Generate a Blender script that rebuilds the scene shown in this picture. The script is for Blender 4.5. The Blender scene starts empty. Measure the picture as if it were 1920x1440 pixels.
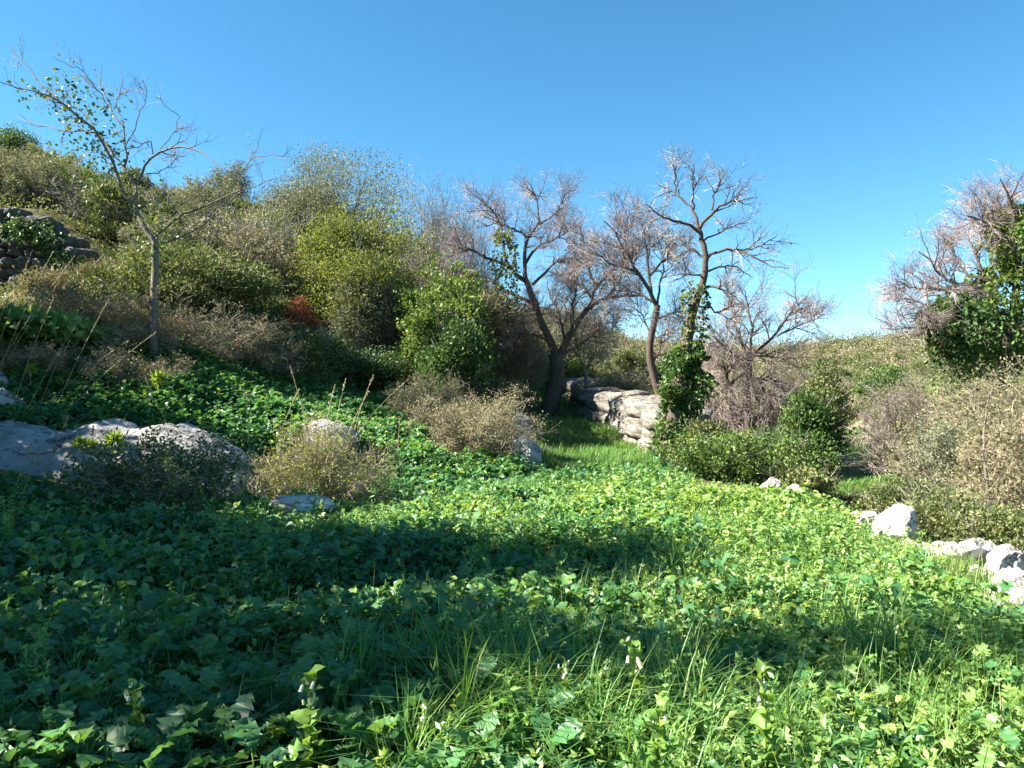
import bpy, math
import numpy as np
rng = np.random.default_rng(11)
scene = bpy.context.scene
COL = scene.collection

# ------------------------------------------------------------------ camera
F, HZ, CZ = 1423.0, 740.0, 1.6            # focal length in photo pixels, horizon row, eye height
PITCH = math.atan((HZ - 720.0) / F)
cam = bpy.data.cameras.new("camera")
cam.sensor_width = 36.0
cam.lens = 36.0 * F / 1920.0
cam.clip_start = 0.05
cam.clip_end = 3000
cam_ob = bpy.data.objects.new("camera", cam)
COL.objects.link(cam_ob)
cam_ob.location = (0, 0, CZ)
cam_ob.rotation_euler = (math.radians(90) + PITCH, 0, 0)
scene.camera = cam_ob

# ------------------------------------------------------------------ sky, sun, exposure
SUN_EL, SUN_AZ = math.radians(39), math.radians(-6)     # sun on the left (-X), a little behind the camera
world = bpy.data.worlds.new("World")
scene.world = world
world.use_nodes = True
wn = world.node_tree.nodes
wl = world.node_tree.links
bg = wn["Background"]
sky = wn.new("ShaderNodeTexSky")
sky.sky_type = 'NISHITA'
sky.sun_disc = False
sky.sun_elevation = SUN_EL
sky.sun_rotation = math.radians(270) + SUN_AZ
sky.altitude = 300
sky.air_density = 0.75
sky.dust_density = 0.0
sky.ozone_density = 3.0
hsv = wn.new("ShaderNodeHueSaturation")
hsv.inputs["Saturation"].default_value = 1.2
hsv.inputs["Hue"].default_value = 0.483
wl.new(sky.outputs[0], hsv.inputs["Color"])
wl.new(hsv.outputs[0], bg.inputs[0])
bg.inputs[1].default_value = 0.055

sun = bpy.data.lights.new("sun", 'SUN')
sun.energy = 5.0
sun.angle = math.radians(0.5)
sun.color = (1.0, 0.94, 0.83)
sun_ob = bpy.data.objects.new("sun", sun)
COL.objects.link(sun_ob)
from mathutils import Vector, Matrix
to_sun = Vector((-math.cos(SUN_EL) * math.cos(SUN_AZ), math.cos(SUN_EL) * math.sin(SUN_AZ), math.sin(SUN_EL)))
sun_ob.rotation_euler = to_sun.to_track_quat('Z', 'Y').to_euler()
sun_ob.location = (-20, 0, 30)

vs = scene.view_settings
vs.view_transform = 'Standard'
vs.look = 'None'
vs.gamma = 1
vs.use_curve_mapping = False
vs.exposure = 2.3

# ------------------------------------------------------------------ helpers
def P(px, py, Y):
    """photo pixel + distance ahead of the camera -> world point"""
    u = (px - 960.0) / F
    v = (720.0 - py) / F
    c, s = math.cos(PITCH), math.sin(PITCH)
    wy = c - v * s
    wz = s + v * c
    k = Y / wy
    return np.array([u * k, Y, CZ + wz * k])

def norm(v):
    return v / np.maximum(np.linalg.norm(v, axis=-1, keepdims=True), 1e-9)

def rand_dirs(n, r=None):
    r = r or rng
    return norm(r.normal(size=(n, 3)))

def vnoise(p, seed=0):
    """value noise in -1..1 for (N,3) points"""
    i = np.floor(p).astype(np.int64)
    f = p - i
    f = f * f * (3 - 2 * f)
    def h(a, b, c):
        n = (a * 374761393 + b * 668265263 + c * 2147483647 + seed * 974634777) & 0xFFFFFFFF
        n = ((n ^ (n >> 13)) * 1274126177) & 0xFFFFFFFF
        n = (n ^ (n >> 16)) & 0xFFFF
        return n / 32767.5 - 1.0
    x, y, z = i[:, 0], i[:, 1], i[:, 2]
    out = 0
    for dx in (0, 1):
        wx = f[:, 0] if dx else 1 - f[:, 0]
        for dy in (0, 1):
            wy = f[:, 1] if dy else 1 - f[:, 1]
            for dz in (0, 1):
                wz = f[:, 2] if dz else 1 - f[:, 2]
                out = out + wx * wy * wz * h(x + dx, y + dy, z + dz)
    return out

def fbm(p, oct=4, seed=0, gain=0.5):
    a, s, o = 1.0, 1.0, 0
    for k in range(oct):
        o = o + a * vnoise(p * s + 17.3 * k, seed + k)
        a *= gain
        s *= 2.03
    return o

class MB:
    """collects vertices, quads, triangles and a per-vertex tint; build() links ONE mesh object"""
    def __init__(self):
        self.v, self.q, self.t, self.c, self.n = [], [], [], [], 0
    def add(self, v, q=None, t=None, c=0.5):
        v = np.asarray(v, dtype=np.float32).reshape(-1, 3)
        if q is not None and len(q): self.q.append(np.asarray(q, dtype=np.int32).reshape(-1, 4) + self.n)
        if t is not None and len(t): self.t.append(np.asarray(t, dtype=np.int32).reshape(-1, 3) + self.n)
        self.v.append(v)
        self.c.append(np.broadcast_to(np.asarray(c, dtype=np.float32), (len(v),)))
        self.n += len(v)
        return self
    def mesh(self, name, mat, smooth=False):
        me = bpy.data.meshes.new(name)
        v = np.concatenate(self.v)
        q = np.concatenate(self.q) if self.q else np.zeros((0, 4), np.int32)
        t = np.concatenate(self.t) if self.t else np.zeros((0, 3), np.int32)
        me.vertices.add(len(v))
        me.vertices.foreach_set("co", v.ravel())
        me.loops.add(q.size + t.size)
        me.loops.foreach_set("vertex_index", np.concatenate([q.ravel(), t.ravel()]).astype(np.int32))
        me.polygons.add(len(q) + len(t))
        st = np.concatenate([np.arange(len(q)) * 4, q.size + np.arange(len(t)) * 3]).astype(np.int32)
        me.polygons.foreach_set("loop_start", st)
        a = me.attributes.new("tint", 'FLOAT', 'POINT')
        a.data.foreach_set("value", np.ascontiguousarray(np.concatenate(self.c), dtype=np.float32))
        me.update(calc_edges=True)
        me.polygons.foreach_set("use_smooth", np.full(len(me.polygons), smooth, dtype=bool))
        me.materials.append(mat)
        return me
    def build(self, name, mat, parent=None, smooth=False, loc=None):
        o = bpy.data.objects.new(name, self.mesh(name, mat, smooth))
        COL.objects.link(o)
        if parent: o.parent = parent
        if loc is not None: o.location = [float(x) for x in loc]
        return o

def tag(o, label=None, cat=None, group=None, kind=None):
    if label: o["label"] = label
    if cat: o["category"] = cat
    if group: o["group"] = group
    if kind: o["kind"] = kind
    return o

def thing(name, loc, label, cat, group=None, rz=0.0, sc=1.0):
    o = bpy.data.objects.new(name, None)
    COL.objects.link(o)
    o.empty_display_size = 0.2
    o.location = [float(x) for x in loc]
    o.rotation_euler = (0, 0, rz)
    o.scale = (sc, sc, sc) if np.isscalar(sc) else sc
    return tag(o, label, cat, group)

def child(name, me, parent):
    o = bpy.data.objects.new(name, me)
    COL.objects.link(o)
    o.parent = parent
    return o

def copy_tree(o, loc, rz, sc, label=None, group=None):
    r = o.copy()
    COL.objects.link(r)
    r.location = [float(x) for x in loc]
    r.rotation_euler = (0, 0, rz)
    r.scale = (sc, sc, sc) if np.isscalar(sc) else sc
    if label: r["label"] = label
    if group: r["group"] = group
    elif "group" in r.keys(): del r["group"]
    for ch in o.children:
        c = ch.copy()
        COL.objects.link(c)
        c.parent = r
        for g in ch.children:
            d = g.copy()
            COL.objects.link(d)
            d.parent = c
    return r

# ---- geometry generators ----
def tubes(pl, rad, sides=3):
    """(N,K,3) polylines and (N,K) radii -> verts, quads"""
    N, K, _ = pl.shape
    T = np.empty_like(pl)
    T[:, 1:-1] = pl[:, 2:] - pl[:, :-2]
    T[:, 0] = pl[:, 1] - pl[:, 0]
    T[:, -1] = pl[:, -1] - pl[:, -2]
    T = norm(T)
    M = norm(pl[:, -1] - pl[:, 0])
    ref = np.where(np.abs(M[:, 2:3]) < 0.75, np.array([[0.05, 0.1, 1.0]]), np.array([[1.0, 0.1, 0.05]]))
    U = norm(np.cross(T, ref[:, None, :]))
    V = np.cross(T, U)
    a = np.arange(sides) * 2 * math.pi / sides
    v = pl[:, :, None, :] + rad[:, :, None, None] * (np.cos(a)[None, None, :, None] * U[:, :, None, :] + np.sin(a)[None, None, :, None] * V[:, :, None, :])
    idx = np.arange(N * K * sides).reshape(N, K, sides)
    nx = np.roll(idx, -1, axis=2)
    q = np.stack([idx[:, :-1], nx[:, :-1], nx[:, 1:], idx[:, 1:]], axis=-1).reshape(-1, 4)
    return v.reshape(-1, 3), q

def grow(start, d, L, K=5, wander=0.35, up=0.0, r=None):
    r = r or rng
    N = len(start)
    pl = np.empty((N, K, 3))
    pl[:, 0] = start
    d = norm(d)
    st = (np.asarray(L) / (K - 1)).reshape(-1, 1) * np.ones((N, 1))
    for k in range(1, K):
        d = norm(d + wander * r.normal(size=(N, 3)) * 0.6 + np.array([0, 0, up]))
        pl[:, k] = pl[:, k - 1] + d * st
    return pl

def sprout(pl, rad, n, t0, t1, ang, r=None):
    """n side shoots on every polyline: start, direction, parent radius there"""
    r = r or rng
    N, K, _ = pl.shape
    t = r.uniform(t0, t1, size=(N, n)) * (K - 1)
    i = np.minimum(t.astype(int), K - 2)
    f = (t - i)[..., None]
    ii = np.arange(N)[:, None]
    p = pl[ii, i] * (1 - f) + pl[ii, i + 1] * f
    d = norm(pl[ii, i + 1] - pl[ii, i])
    rr = rad[ii, i] * (1 - f[..., 0]) + rad[ii, i + 1] * f[..., 0]
    rnd = r.normal(size=(N, n, 3))
    rnd = norm(rnd - (rnd * d).sum(-1, keepdims=True) * d)
    dd = d * np.cos(ang) + rnd * np.sin(ang)
    return p.reshape(-1, 3), dd.reshape(-1, 3), rr.reshape(-1)

def taper(n, K, r0, r1):
    r0 = np.broadcast_to(np.asarray(r0, dtype=float), (n,))
    r1 = np.broadcast_to(np.asarray(r1, dtype=float), (n,))
    t = np.linspace(0, 1, K)[None]
    return r0[:, None] * (1 - t) + r1[:, None] * t

def leaves(pos, d, size, asp=0.55, fold=0.25, r=None):
    """rhombic leaf blades, 2 triangles each, folded along the midrib"""
    r = r or rng
    N = len(pos)
    d = norm(d)
    s = np.broadcast_to(np.asarray(size, dtype=float), (N,))[:, None]
    side = norm(np.cross(d, r.normal(size=(N, 3))))
    nn = np.cross(d, side)
    a = pos
    b = pos + d * s * 0.45 + side * s * asp * 0.5 + nn * s * fold * 0.35
    c = pos + d * s
    e = pos + d * s * 0.45 - side * s * asp * 0.5 + nn * s * fold * 0.35
    v = np.stack([a, b, c, e], 1).reshape(-1, 3)
    i = np.arange(N)[:, None] * 4
    t = np.concatenate([i + np.array([[0, 1, 2]]), i + np.array([[0, 2, 3]])])
    return v, t

def smooth_line(pts, K):
    pts = np.asarray(pts, dtype=float)
    seg = np.linalg.norm(np.diff(pts[:, :2], axis=0), axis=1)
    s = np.concatenate([[0], np.cumsum(seg)])
    u = np.linspace(0, s[-1], K)
    out = np.stack([np.interp(u, s, pts[:, k]) for k in range(pts.shape[1])], 1)
    w = out.copy()
    w[1:-1] = 0.25 * out[:-2] + 0.5 * out[1:-1] + 0.25 * out[2:]
    return w

# ------------------------------------------------------------------ materials
def new_mat(name):
    m = bpy.data.materials.new(name)
    m.use_nodes = True
    nt = m.node_tree
    nt.nodes.clear()
    return m, nt.nodes, nt.links

def ramp(nodes, stops):
    r = nodes.new("ShaderNodeValToRGB")
    e = r.color_ramp.elements
    while len(e) < len(stops): e.new(0.5)
    for k, (p, c) in enumerate(stops):
        e[k].position = p
        e[k].color = (*c, 1)
    return r

def leaf_mat(name, stops, rough=0.55, trans=0.35, spec=0.35, tgain=(1.5, 1.35, 0.7)):
    m, n, l = new_mat(name)
    at = n.new("ShaderNodeAttribute"); at.attribute_name = "tint"
    oi = n.new("ShaderNodeObjectInfo")
    ad = n.new("ShaderNodeMath"); ad.operation = 'MULTIPLY_ADD'
    l.new(oi.outputs["Random"], ad.inputs[0]); ad.inputs[1].default_value = 0.22; ad.inputs[2].default_value = -0.11
    ad2 = n.new("ShaderNodeMath"); ad2.operation = 'ADD'; ad2.use_clamp = True
    l.new(ad.outputs[0], ad2.inputs[0]); l.new(at.outputs["Fac"], ad2.inputs[1])
    rp = ramp(n, stops)
    l.new(ad2.outputs[0], rp.inputs[0])
    b = n.new("ShaderNodeBsdfPrincipled")
    l.new(rp.outputs[0], b.inputs["Base Color"])
    b.inputs["Roughness"].default_value = rough
    b.inputs["Specular IOR Level"].default_value = spec
    tr = n.new("ShaderNodeBsdfTranslucent")
    mx = n.new("ShaderNodeMix"); mx.data_type = 'RGBA'; mx.blend_type = 'MULTIPLY'
    mx.inputs[0].default_value = 1.0
    l.new(rp.outputs[0], mx.inputs[6]); mx.inputs[7].default_value = (*tgain, 1)
    l.new(mx.outputs[2], tr.inputs[0])
    ms = n.new("ShaderNodeMixShader"); ms.inputs[0].default_value = trans
    l.new(b.outputs[0], ms.inputs[1]); l.new(tr.outputs[0], ms.inputs[2])
    o = n.new("ShaderNodeOutputMaterial")
    l.new(ms.outputs[0], o.inputs[0])
    return m

def bark_mat(name, c1, c2, scale=25.0, rough=0.85):
    m, n, l = new_mat(name)
    tc = n.new("ShaderNodeTexCoord")
    nz = n.new("ShaderNodeTexNoise"); nz.inputs["Scale"].default_value = scale; nz.inputs["Detail"].default_value = 5
    l.new(tc.outputs["Object"], nz.inputs["Vector"])
    at = n.new("ShaderNodeAttribute"); at.attribute_name = "tint"
    ad = n.new("ShaderNodeMath"); ad.operation = 'MULTIPLY_ADD'; ad.inputs[1].default_value = 0.8; ad.use_clamp = True
    l.new(at.outputs["Fac"], ad.inputs[0])
    sb = n.new("ShaderNodeMath"); sb.operation = 'SUBTRACT'; sb.inputs[1].default_value = 0.4
    l.new(nz.outputs["Fac"], sb.inputs[0]); l.new(sb.outputs[0], ad.inputs[2])
    rp = ramp(n, [(0.15, c1), (0.85, c2)])
    l.new(ad.outputs[0], rp.inputs[0])
    b = n.new("ShaderNodeBsdfPrincipled")
    b.inputs["Roughness"].default_value = rough
    b.inputs["Specular IOR Level"].default_value = 0.2
    l.new(rp.outputs[0], b.inputs["Base Color"])
    bp = n.new("ShaderNodeBump"); bp.inputs["Strength"].default_value = 0.5; bp.inputs["Distance"].default_value = 0.02
    l.new(nz.outputs["Fac"], bp.inputs["Height"]); l.new(bp.outputs[0], b.inputs["Normal"])
    o = n.new("ShaderNodeOutputMaterial"); l.new(b.outputs[0], o.inputs[0])
    return m

def stone_mat(name, light, dark, stain, amount=0.5, scale=1.0):
    m, n, l = new_mat(name)
    tc = n.new("ShaderNodeTexCoord")
    n1 = n.new("ShaderNodeTexNoise"); n1.inputs["Scale"].default_value = 2.2 * scale; n1.inputs["Detail"].default_value = 8; n1.inputs["Roughness"].default_value = 0.65
    n2 = n.new("ShaderNodeTexNoise"); n2.inputs["Scale"].default_value = 14 * scale; n2.inputs["Detail"].default_value = 6; n2.inputs["Roughness"].default_value = 0.7
    vo = n.new("ShaderNodeTexVoronoi"); vo.inputs["Scale"].default_value = 26 * scale
    for x in (n1, n2, vo): l.new(tc.outputs["Object"], x.inputs["Vector"])
    r1 = ramp(n, [(0.36, dark), (0.62, light)])
    l.new(n1.outputs["Fac"], r1.inputs[0])
    r2 = ramp(n, [(0.50 + 0.12 * (1 - amount), (0, 0, 0)), (0.62 + 0.12 * (1 - amount), (1, 1, 1))])
    l.new(n2.outputs["Fac"], r2.inputs[0])
    mx = n.new("ShaderNodeMix"); mx.data_type = 'RGBA'
    ml = n.new("ShaderNodeMath"); ml.operation = 'MULTIPLY'; ml.inputs[1].default_value = 0.75
    l.new(r2.outputs[0], ml.inputs[0]); l.new(ml.outputs[0], mx.inputs[0])
    l.new(r1.outputs[0], mx.inputs[6]); mx.inputs[7].default_value = (*stain, 1)
    # small dark pits
    r3 = ramp(n, [(0.10, (0.35, 0.35, 0.35)), (0.2, (1, 1, 1))])
    l.new(vo.outputs["Distance"], r3.inputs[0])
    mm = n.new("ShaderNodeMix"); mm.data_type = 'RGBA'; mm.blend_type = 'MULTIPLY'; mm.inputs[0].default_value = 0.6
    l.new(mx.outputs[2], mm.inputs[6]); l.new(r3.outputs[0], mm.inputs[7])
    mp = n.new("ShaderNodeMapping"); mp.inputs["Scale"].default_value = (1.0, 1.6, 2.8)
    l.new(tc.outputs["Object"], mp.inputs["Vector"])
    dn = n.new("ShaderNodeTexNoise"); dn.inputs["Scale"].default_value = 1.3 * scale; dn.inputs["Detail"].default_value = 7; dn.inputs["Roughness"].default_value = 0.6
    l.new(mp.outputs[0], dn.inputs["Vector"])
    s1 = n.new("ShaderNodeMath"); s1.operation = 'SUBTRACT'; s1.inputs[1].default_value = 0.5; l.new(dn.outputs["Fac"], s1.inputs[0])
    s2 = n.new("ShaderNodeMath"); s2.operation = 'ABSOLUTE'; l.new(s1.outputs[0], s2.inputs[0])
    cr = ramp(n, [(0.0, (0.18, 0.17, 0.16)), (0.022, (1, 1, 1))]); l.new(s2.outputs[0], cr.inputs[0])
    mc = n.new("ShaderNodeMix"); mc.data_type = 'RGBA'; mc.blend_type = 'MULTIPLY'; mc.inputs[0].default_value = 0.85
    l.new(mm.outputs[2], mc.inputs[6]); l.new(cr.outputs[0], mc.inputs[7])
    b = n.new("ShaderNodeBsdfPrincipled"); b.inputs["Roughness"].default_value = 0.9; b.inputs["Specular IOR Level"].default_value = 0.2
    l.new(mc.outputs[2], b.inputs["Base Color"])
    ad0 = n.new("ShaderNodeMath"); ad0.operation = 'MULTIPLY_ADD'; ad0.inputs[1].default_value = 0.6
    l.new(cr.outputs[0], ad0.inputs[0]); l.new(n1.outputs["Fac"], ad0.inputs[2])
    ad = n.new("ShaderNodeMath"); ad.operation = 'ADD'
    l.new(n2.outputs["Fac"], ad.inputs[0]); l.new(ad0.outputs[0], ad.inputs[1])
    bp = n.new("ShaderNodeBump"); bp.inputs["Strength"].default_value = 0.7; bp.inputs["Distance"].default_value = 0.05
    l.new(ad.outputs[0], bp.inputs["Height"]); l.new(bp.outputs[0], b.inputs["Normal"])
    o = n.new("ShaderNodeOutputMaterial"); l.new(b.outputs[0], o.inputs[0])
    return m

def soil_mat(name, stops, scale=0.6):
    m, n, l = new_mat(name)
    tc = n.new("ShaderNodeTexCoord")
    n1 = n.new("ShaderNodeTexNoise"); n1.inputs["Scale"].default_value = scale; n1.inputs["Detail"].default_value = 9; n1.inputs["Roughness"].default_value = 0.7
    n2 = n.new("ShaderNodeTexNoise"); n2.inputs["Scale"].default_value = 22; n2.inputs["Detail"].default_value = 6
    l.new(tc.outputs["Object"], n1.inputs["Vector"]); l.new(tc.outputs["Object"], n2.inputs["Vector"])
    rp = ramp(n, stops); l.new(n1.outputs["Fac"], rp.inputs[0])
    r2 = ramp(n, [(0.3, (0.55, 0.55, 0.55)), (0.7, (1.15, 1.12, 1.05))]); l.new(n2.outputs["Fac"], r2.inputs[0])
    mm = n.new("ShaderNodeMix"); mm.data_type = 'RGBA'; mm.blend_type = 'MULTIPLY'; mm.inputs[0].default_value = 1
    l.new(rp.outputs[0], mm.inputs[6]); l.new(r2.outputs[0], mm.inputs[7])
    b = n.new("ShaderNodeBsdfPrincipled"); b.inputs["Roughness"].default_value = 0.95; b.inputs["Specular IOR Level"].default_value = 0.1
    l.new(mm.outputs[2], b.inputs["Base Color"])
    bp = n.new("ShaderNodeBump"); bp.inputs["Strength"].default_value = 0.6; bp.inputs["Distance"].default_value = 0.06
    l.new(n2.outputs["Fac"], bp.inputs["Height"]); l.new(bp.outputs[0], b.inputs["Normal"])
    o = n.new("ShaderNodeOutputMaterial"); l.new(b.outputs[0], o.inputs[0])
    return m

M = {
 'herb':   leaf_mat("herb_leaf", [(0.0, (0.042, 0.125, 0.056)), (0.3, (0.078, 0.208, 0.068)), (0.6, (0.155, 0.285, 0.072)), (1.0, (0.30, 0.40, 0.105))], rough=0.45, trans=0.38, spec=0.55),  # ramp carries light too: shaded greens low, sunlit greens high
 'grass':  leaf_mat("grass_blade", [(0.0, (0.040, 0.130, 0.032)), (0.6, (0.115, 0.245, 0.052)), (1.0, (0.27, 0.35, 0.11))], rough=0.45, trans=0.35),
 'honey':  leaf_mat("honeywort_leaf", [(0.0, (0.07, 0.17, 0.04)), (1.0, (0.20, 0.32, 0.06))], rough=0.5, trans=0.4),
 'olive':  leaf_mat("olive_scrub_leaf", [(0.0, (0.050, 0.078, 0.028)), (0.5, (0.115, 0.150, 0.055)), (0.8, (0.20, 0.22, 0.090)), (1.0, (0.32, 0.29, 0.15))], spec=0.12, rough=0.5, trans=0.25),
 'tan':    leaf_mat("dry_scrub_leaf", [(0.0, (0.10, 0.120, 0.052)), (0.5, (0.225, 0.205, 0.125)), (1.0, (0.37, 0.31, 0.21))], spec=0.12, rough=0.7, trans=0.25, tgain=(1.2, 1.1, 0.8)),
 'grey':   leaf_mat("grey_olive_leaf", [(0.0, (0.08, 0.097, 0.058)), (0.5, (0.155, 0.170, 0.105)), (1.0, (0.27, 0.275, 0.18))], spec=0.12, rough=0.5, trans=0.2),
 'dark':   leaf_mat("evergreen_leaf", [(0.0, (0.020, 0.050, 0.015)), (0.5, (0.060, 0.120, 0.028)), (1.0, (0.170, 0.230, 0.050))], rough=0.5, trans=0.25, spec=0.28),
 'yellow': leaf_mat("yellow_green_leaf", [(0.0, (0.070, 0.100, 0.028)), (0.5, (0.165, 0.200, 0.048)), (1.0, (0.29, 0.32, 0.08))], spec=0.12, rough=0.45, trans=0.3),
 'lime':   leaf_mat("spurge_leaf", [(0.0, (0.12, 0.22, 0.04)), (1.0, (0.32, 0.40, 0.07))], rough=0.5, trans=0.4),
 'red':    leaf_mat("bracken_leaf", [(0.0, (0.14, 0.05, 0.02)), (1.0, (0.32, 0.115, 0.045))], rough=0.8, trans=0.2, tgain=(1.1, 1, 1)),
 'straw':  leaf_mat("straw", [(0.0, (0.22, 0.17, 0.09)), (1.0, (0.48, 0.40, 0.24))], rough=0.6, trans=0.2, tgain=(1, 1, 0.9)),
 'flower': leaf_mat("cream_flower", [(0.0, (0.62, 0.58, 0.36)), (1.0, (0.80, 0.76, 0.58))], rough=0.5, trans=0.3, tgain=(1, 1, 1)),
 'bark_dark': bark_mat("dark_bark", (0.032, 0.025, 0.020), (0.135, 0.105, 0.085)),
 'bark_grey': bark_mat("grey_bark", (0.075, 0.065, 0.052), (0.24, 0.21, 0.165)),
 'twig_pink': bark_mat("pinkish_twig", (0.15, 0.118, 0.105), (0.37, 0.30, 0.272), scale=3),
 'twig_tan':  bark_mat("tan_twig", (0.16, 0.13, 0.09), (0.42, 0.345, 0.24), scale=3),
 'twig_grey': bark_mat("grey_twig", (0.15, 0.13, 0.11), (0.37, 0.33, 0.28), scale=3),
 'rock':   stone_mat("pale_limestone", (0.60, 0.56, 0.50), (0.38, 0.35, 0.31), (0.17, 0.155, 0.14), 0.45, 1.3),
 'outcrop': stone_mat("weathered_outcrop", (0.36, 0.35, 0.34), (0.19, 0.185, 0.18), (0.085, 0.085, 0.08), 0.55, 0.8),
 'wallstone': stone_mat("wall_stone", (0.25, 0.225, 0.19), (0.14, 0.128, 0.112), (0.075, 0.07, 0.066), 0.7, 0.8),
 'shadedwall': stone_mat("shaded_wall_stone", (0.17, 0.16, 0.145), (0.07, 0.068, 0.06), (0.04, 0.04, 0.035), 0.6, 0.8),  # terrace wall stone, colour darkened to stand in for its shade
 'ground': soil_mat("hillside_ground", [(0.25, (0.030, 0.040, 0.014)), (0.45, (0.070, 0.072, 0.028)), (0.6, (0.13, 0.105, 0.055)), (0.8, (0.19, 0.15, 0.09))]),
 'path':   soil_mat("pale_soil", [(0.3, (0.20, 0.16, 0.10)), (0.7, (0.42, 0.36, 0.27))], 2.0),
}

# ------------------------------------------------------------------ ground
ctrl = []
def cx(x, y, z): ctrl.append((x, y, z))
def cp(px, py, Y): ctrl.append(tuple(P(px, py, Y)))
for x in (-3, -1, 1, 3, 4.2):
    for y in (-6, -2, 1, 4, 7, 10, 13): cx(x, y, 0.0)
for y in (-6, 0, 3, 5, 7, 9, 11, 13, 15.5): cx(5.7, y, -0.62); cx(7.5, y, -0.55)
for y, z in ((-6, 0.35), (0, 0.35), (4, 0.4), (8, 0.5), (10.6, 0.55)): cx(-7, y, z)
for y, z in ((-6, 0.9), (2, 1.0), (6, 1.2), (10, 1.4)): cx(-11, y, z)
cx(-5, 3, 0.12); cx(-5, 8, 0.15); cx(-4, 11, 0.05); cx(-25, -5, 3.5); cx(-25, 8, 5.5)
for a in ((3.6, 15.5, 0.02), (3.6, 17.5, 0.05), (2.0, 15, 0.03), (0.8, 15, 0.03), (4.6, 18, -0.2), (5.6, 18, -0.5)): cx(*a)
for a in ((1150, 850, 18.6), (1235, 852, 18.6), (1180, 802, 22), (1130, 782, 25), (1085, 757, 30), (1050, 741, 34), (1005, 729, 38),
          (1060, 850, 19), (1040, 800, 24), (1030, 782, 26), (1030, 752, 31)): cp(*a)
for a in ((985, 865, 15.5), (940, 860, 15), (870, 800, 18), (870, 762, 21), (740, 850, 14.5), (740, 742, 21), (600, 760, 17), (650, 850, 13.3), (560, 702, 20),
          (450, 690, 17.5), (300, 635, 17), (100, 660, 15.5), (300, 770, 13.8), (100, 770, 13.6), (480, 800, 14), (-100, 760, 13.5), (-100, 640, 16),
          (100, 545, 21), (0, 545, 21), (300, 560, 20.5), (80, 400, 24), (0, 396, 24), (-200, 400, 23), (200, 430, 29), (600, 600, 25), (750, 640, 26), (420, 500, 27),
          (0, 330, 38), (200, 375, 38), (-300, 320, 36), (500, 440, 37), (700, 500, 37), (850, 570, 37), (950, 680, 36), (940, 640, 45),
          (1130, 690, 45), (1130, 660, 70), (1000, 620, 60), (800, 560, 55), (500, 470, 60), (0, 380, 60)): cp(*a)
for a in ((1350, 855, 21.5), (1300, 845, 20), (1450, 815, 29), (1550, 905, 19), (1590, 840, 27), (1600, 800, 38), (1700, 900, 17), (1760, 830, 25), (1900, 880, 16), (1990, 880, 12),
          (1700, 770, 48), (1450, 770, 45), (1300, 745, 42), (1900, 770, 35), (2100, 770, 30), (1600, 715, 75), (1300, 705, 70), (1900, 700, 70),
          (1250, 650, 105), (1480, 660, 115), (1560, 642, 112), (1680, 632, 112), (1760, 624, 112), (1850, 616, 112), (1980, 606, 110), (2300, 590, 105)): cp(*a)
for a in ((-60, 170, 18), (0, 170, 8), (60, 170, 8), (120, 170, 9), (0, 500, 0), (-300, 400, 20), (300, 400, 0), (300, 0, 8), (-300, 0, 30), (0, -300, 0), (-100, -100, 5), (100, -60, 2), (0, 900, 0), (60, 20, 5), (30, 5, 1.5)): cx(*a)
C = np.array(ctrl)
def _phi(a, b): return np.sqrt(((a[:, None, :] - b[None, :, :]) ** 2).sum(-1) + 0.15)
_A = np.zeros((len(C) + 1, len(C) + 1))
_A[:-1, :-1] = _phi(C[:, :2], C[:, :2]) - np.eye(len(C)) * 0.02
_A[-1, :-1] = 1; _A[:-1, -1] = 1
_w = np.linalg.solve(_A, np.concatenate([C[:, 2], [0]]))
def gz(x, y):
    x = np.asarray(x, dtype=float); y = np.asarray(y, dtype=float)
    shp = np.broadcast(x, y).shape
    q = np.stack([np.broadcast_to(x, shp).ravel(), np.broadcast_to(y, shp).ravel()], 1)
    out = np.empty(len(q))
    for k in range(0, len(q), 20000):
        out[k:k + 20000] = _phi(q[k:k + 20000], C[:, :2]) @ _w[:-1] + _w[-1]
    p3 = np.concatenate([q, np.zeros((len(q), 1))], 1)
    out += 0.06 * vnoise(p3 * 0.9, 3) + 0.025 * vnoise(p3 * 2.7, 5)
    return out.reshape(shp)
def G(x, y, dz=0.0): return np.array([x, y, float(gz(x, y)) + dz])

def axis(lo, flo, fhi, hi, step, far):
    mid = np.arange(flo, fhi + 1e-6, step)
    n = far
    a = flo - (flo - lo) * (np.linspace(1, 0, n, endpoint=False) ** 2.2)
    b = fhi + (hi - fhi) * (np.linspace(0, 1, n + 1)[1:] ** 2.2)
    return np.concatenate([a, mid, b])
gx = axis(-900, -20, 22, 900, 0.28, 34)
gy = axis(-300, -4, 40, 1400, 0.28, 34)
GX, GY = np.meshgrid(gx, gy)
GZ = gz(GX, GY)
idx = np.arange(GX.size).reshape(GX.shape)
gm = MB().add(np.stack([GX, GY, GZ], -1), q=np.stack([idx[:-1, :-1], idx[:-1, 1:], idx[1:, 1:], idx[1:, :-1]], -1).reshape(-1, 4))
tag(gm.build("ground", M['ground'], smooth=True), "rough earth hillside and field under the scrub", kind="structure")

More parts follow.
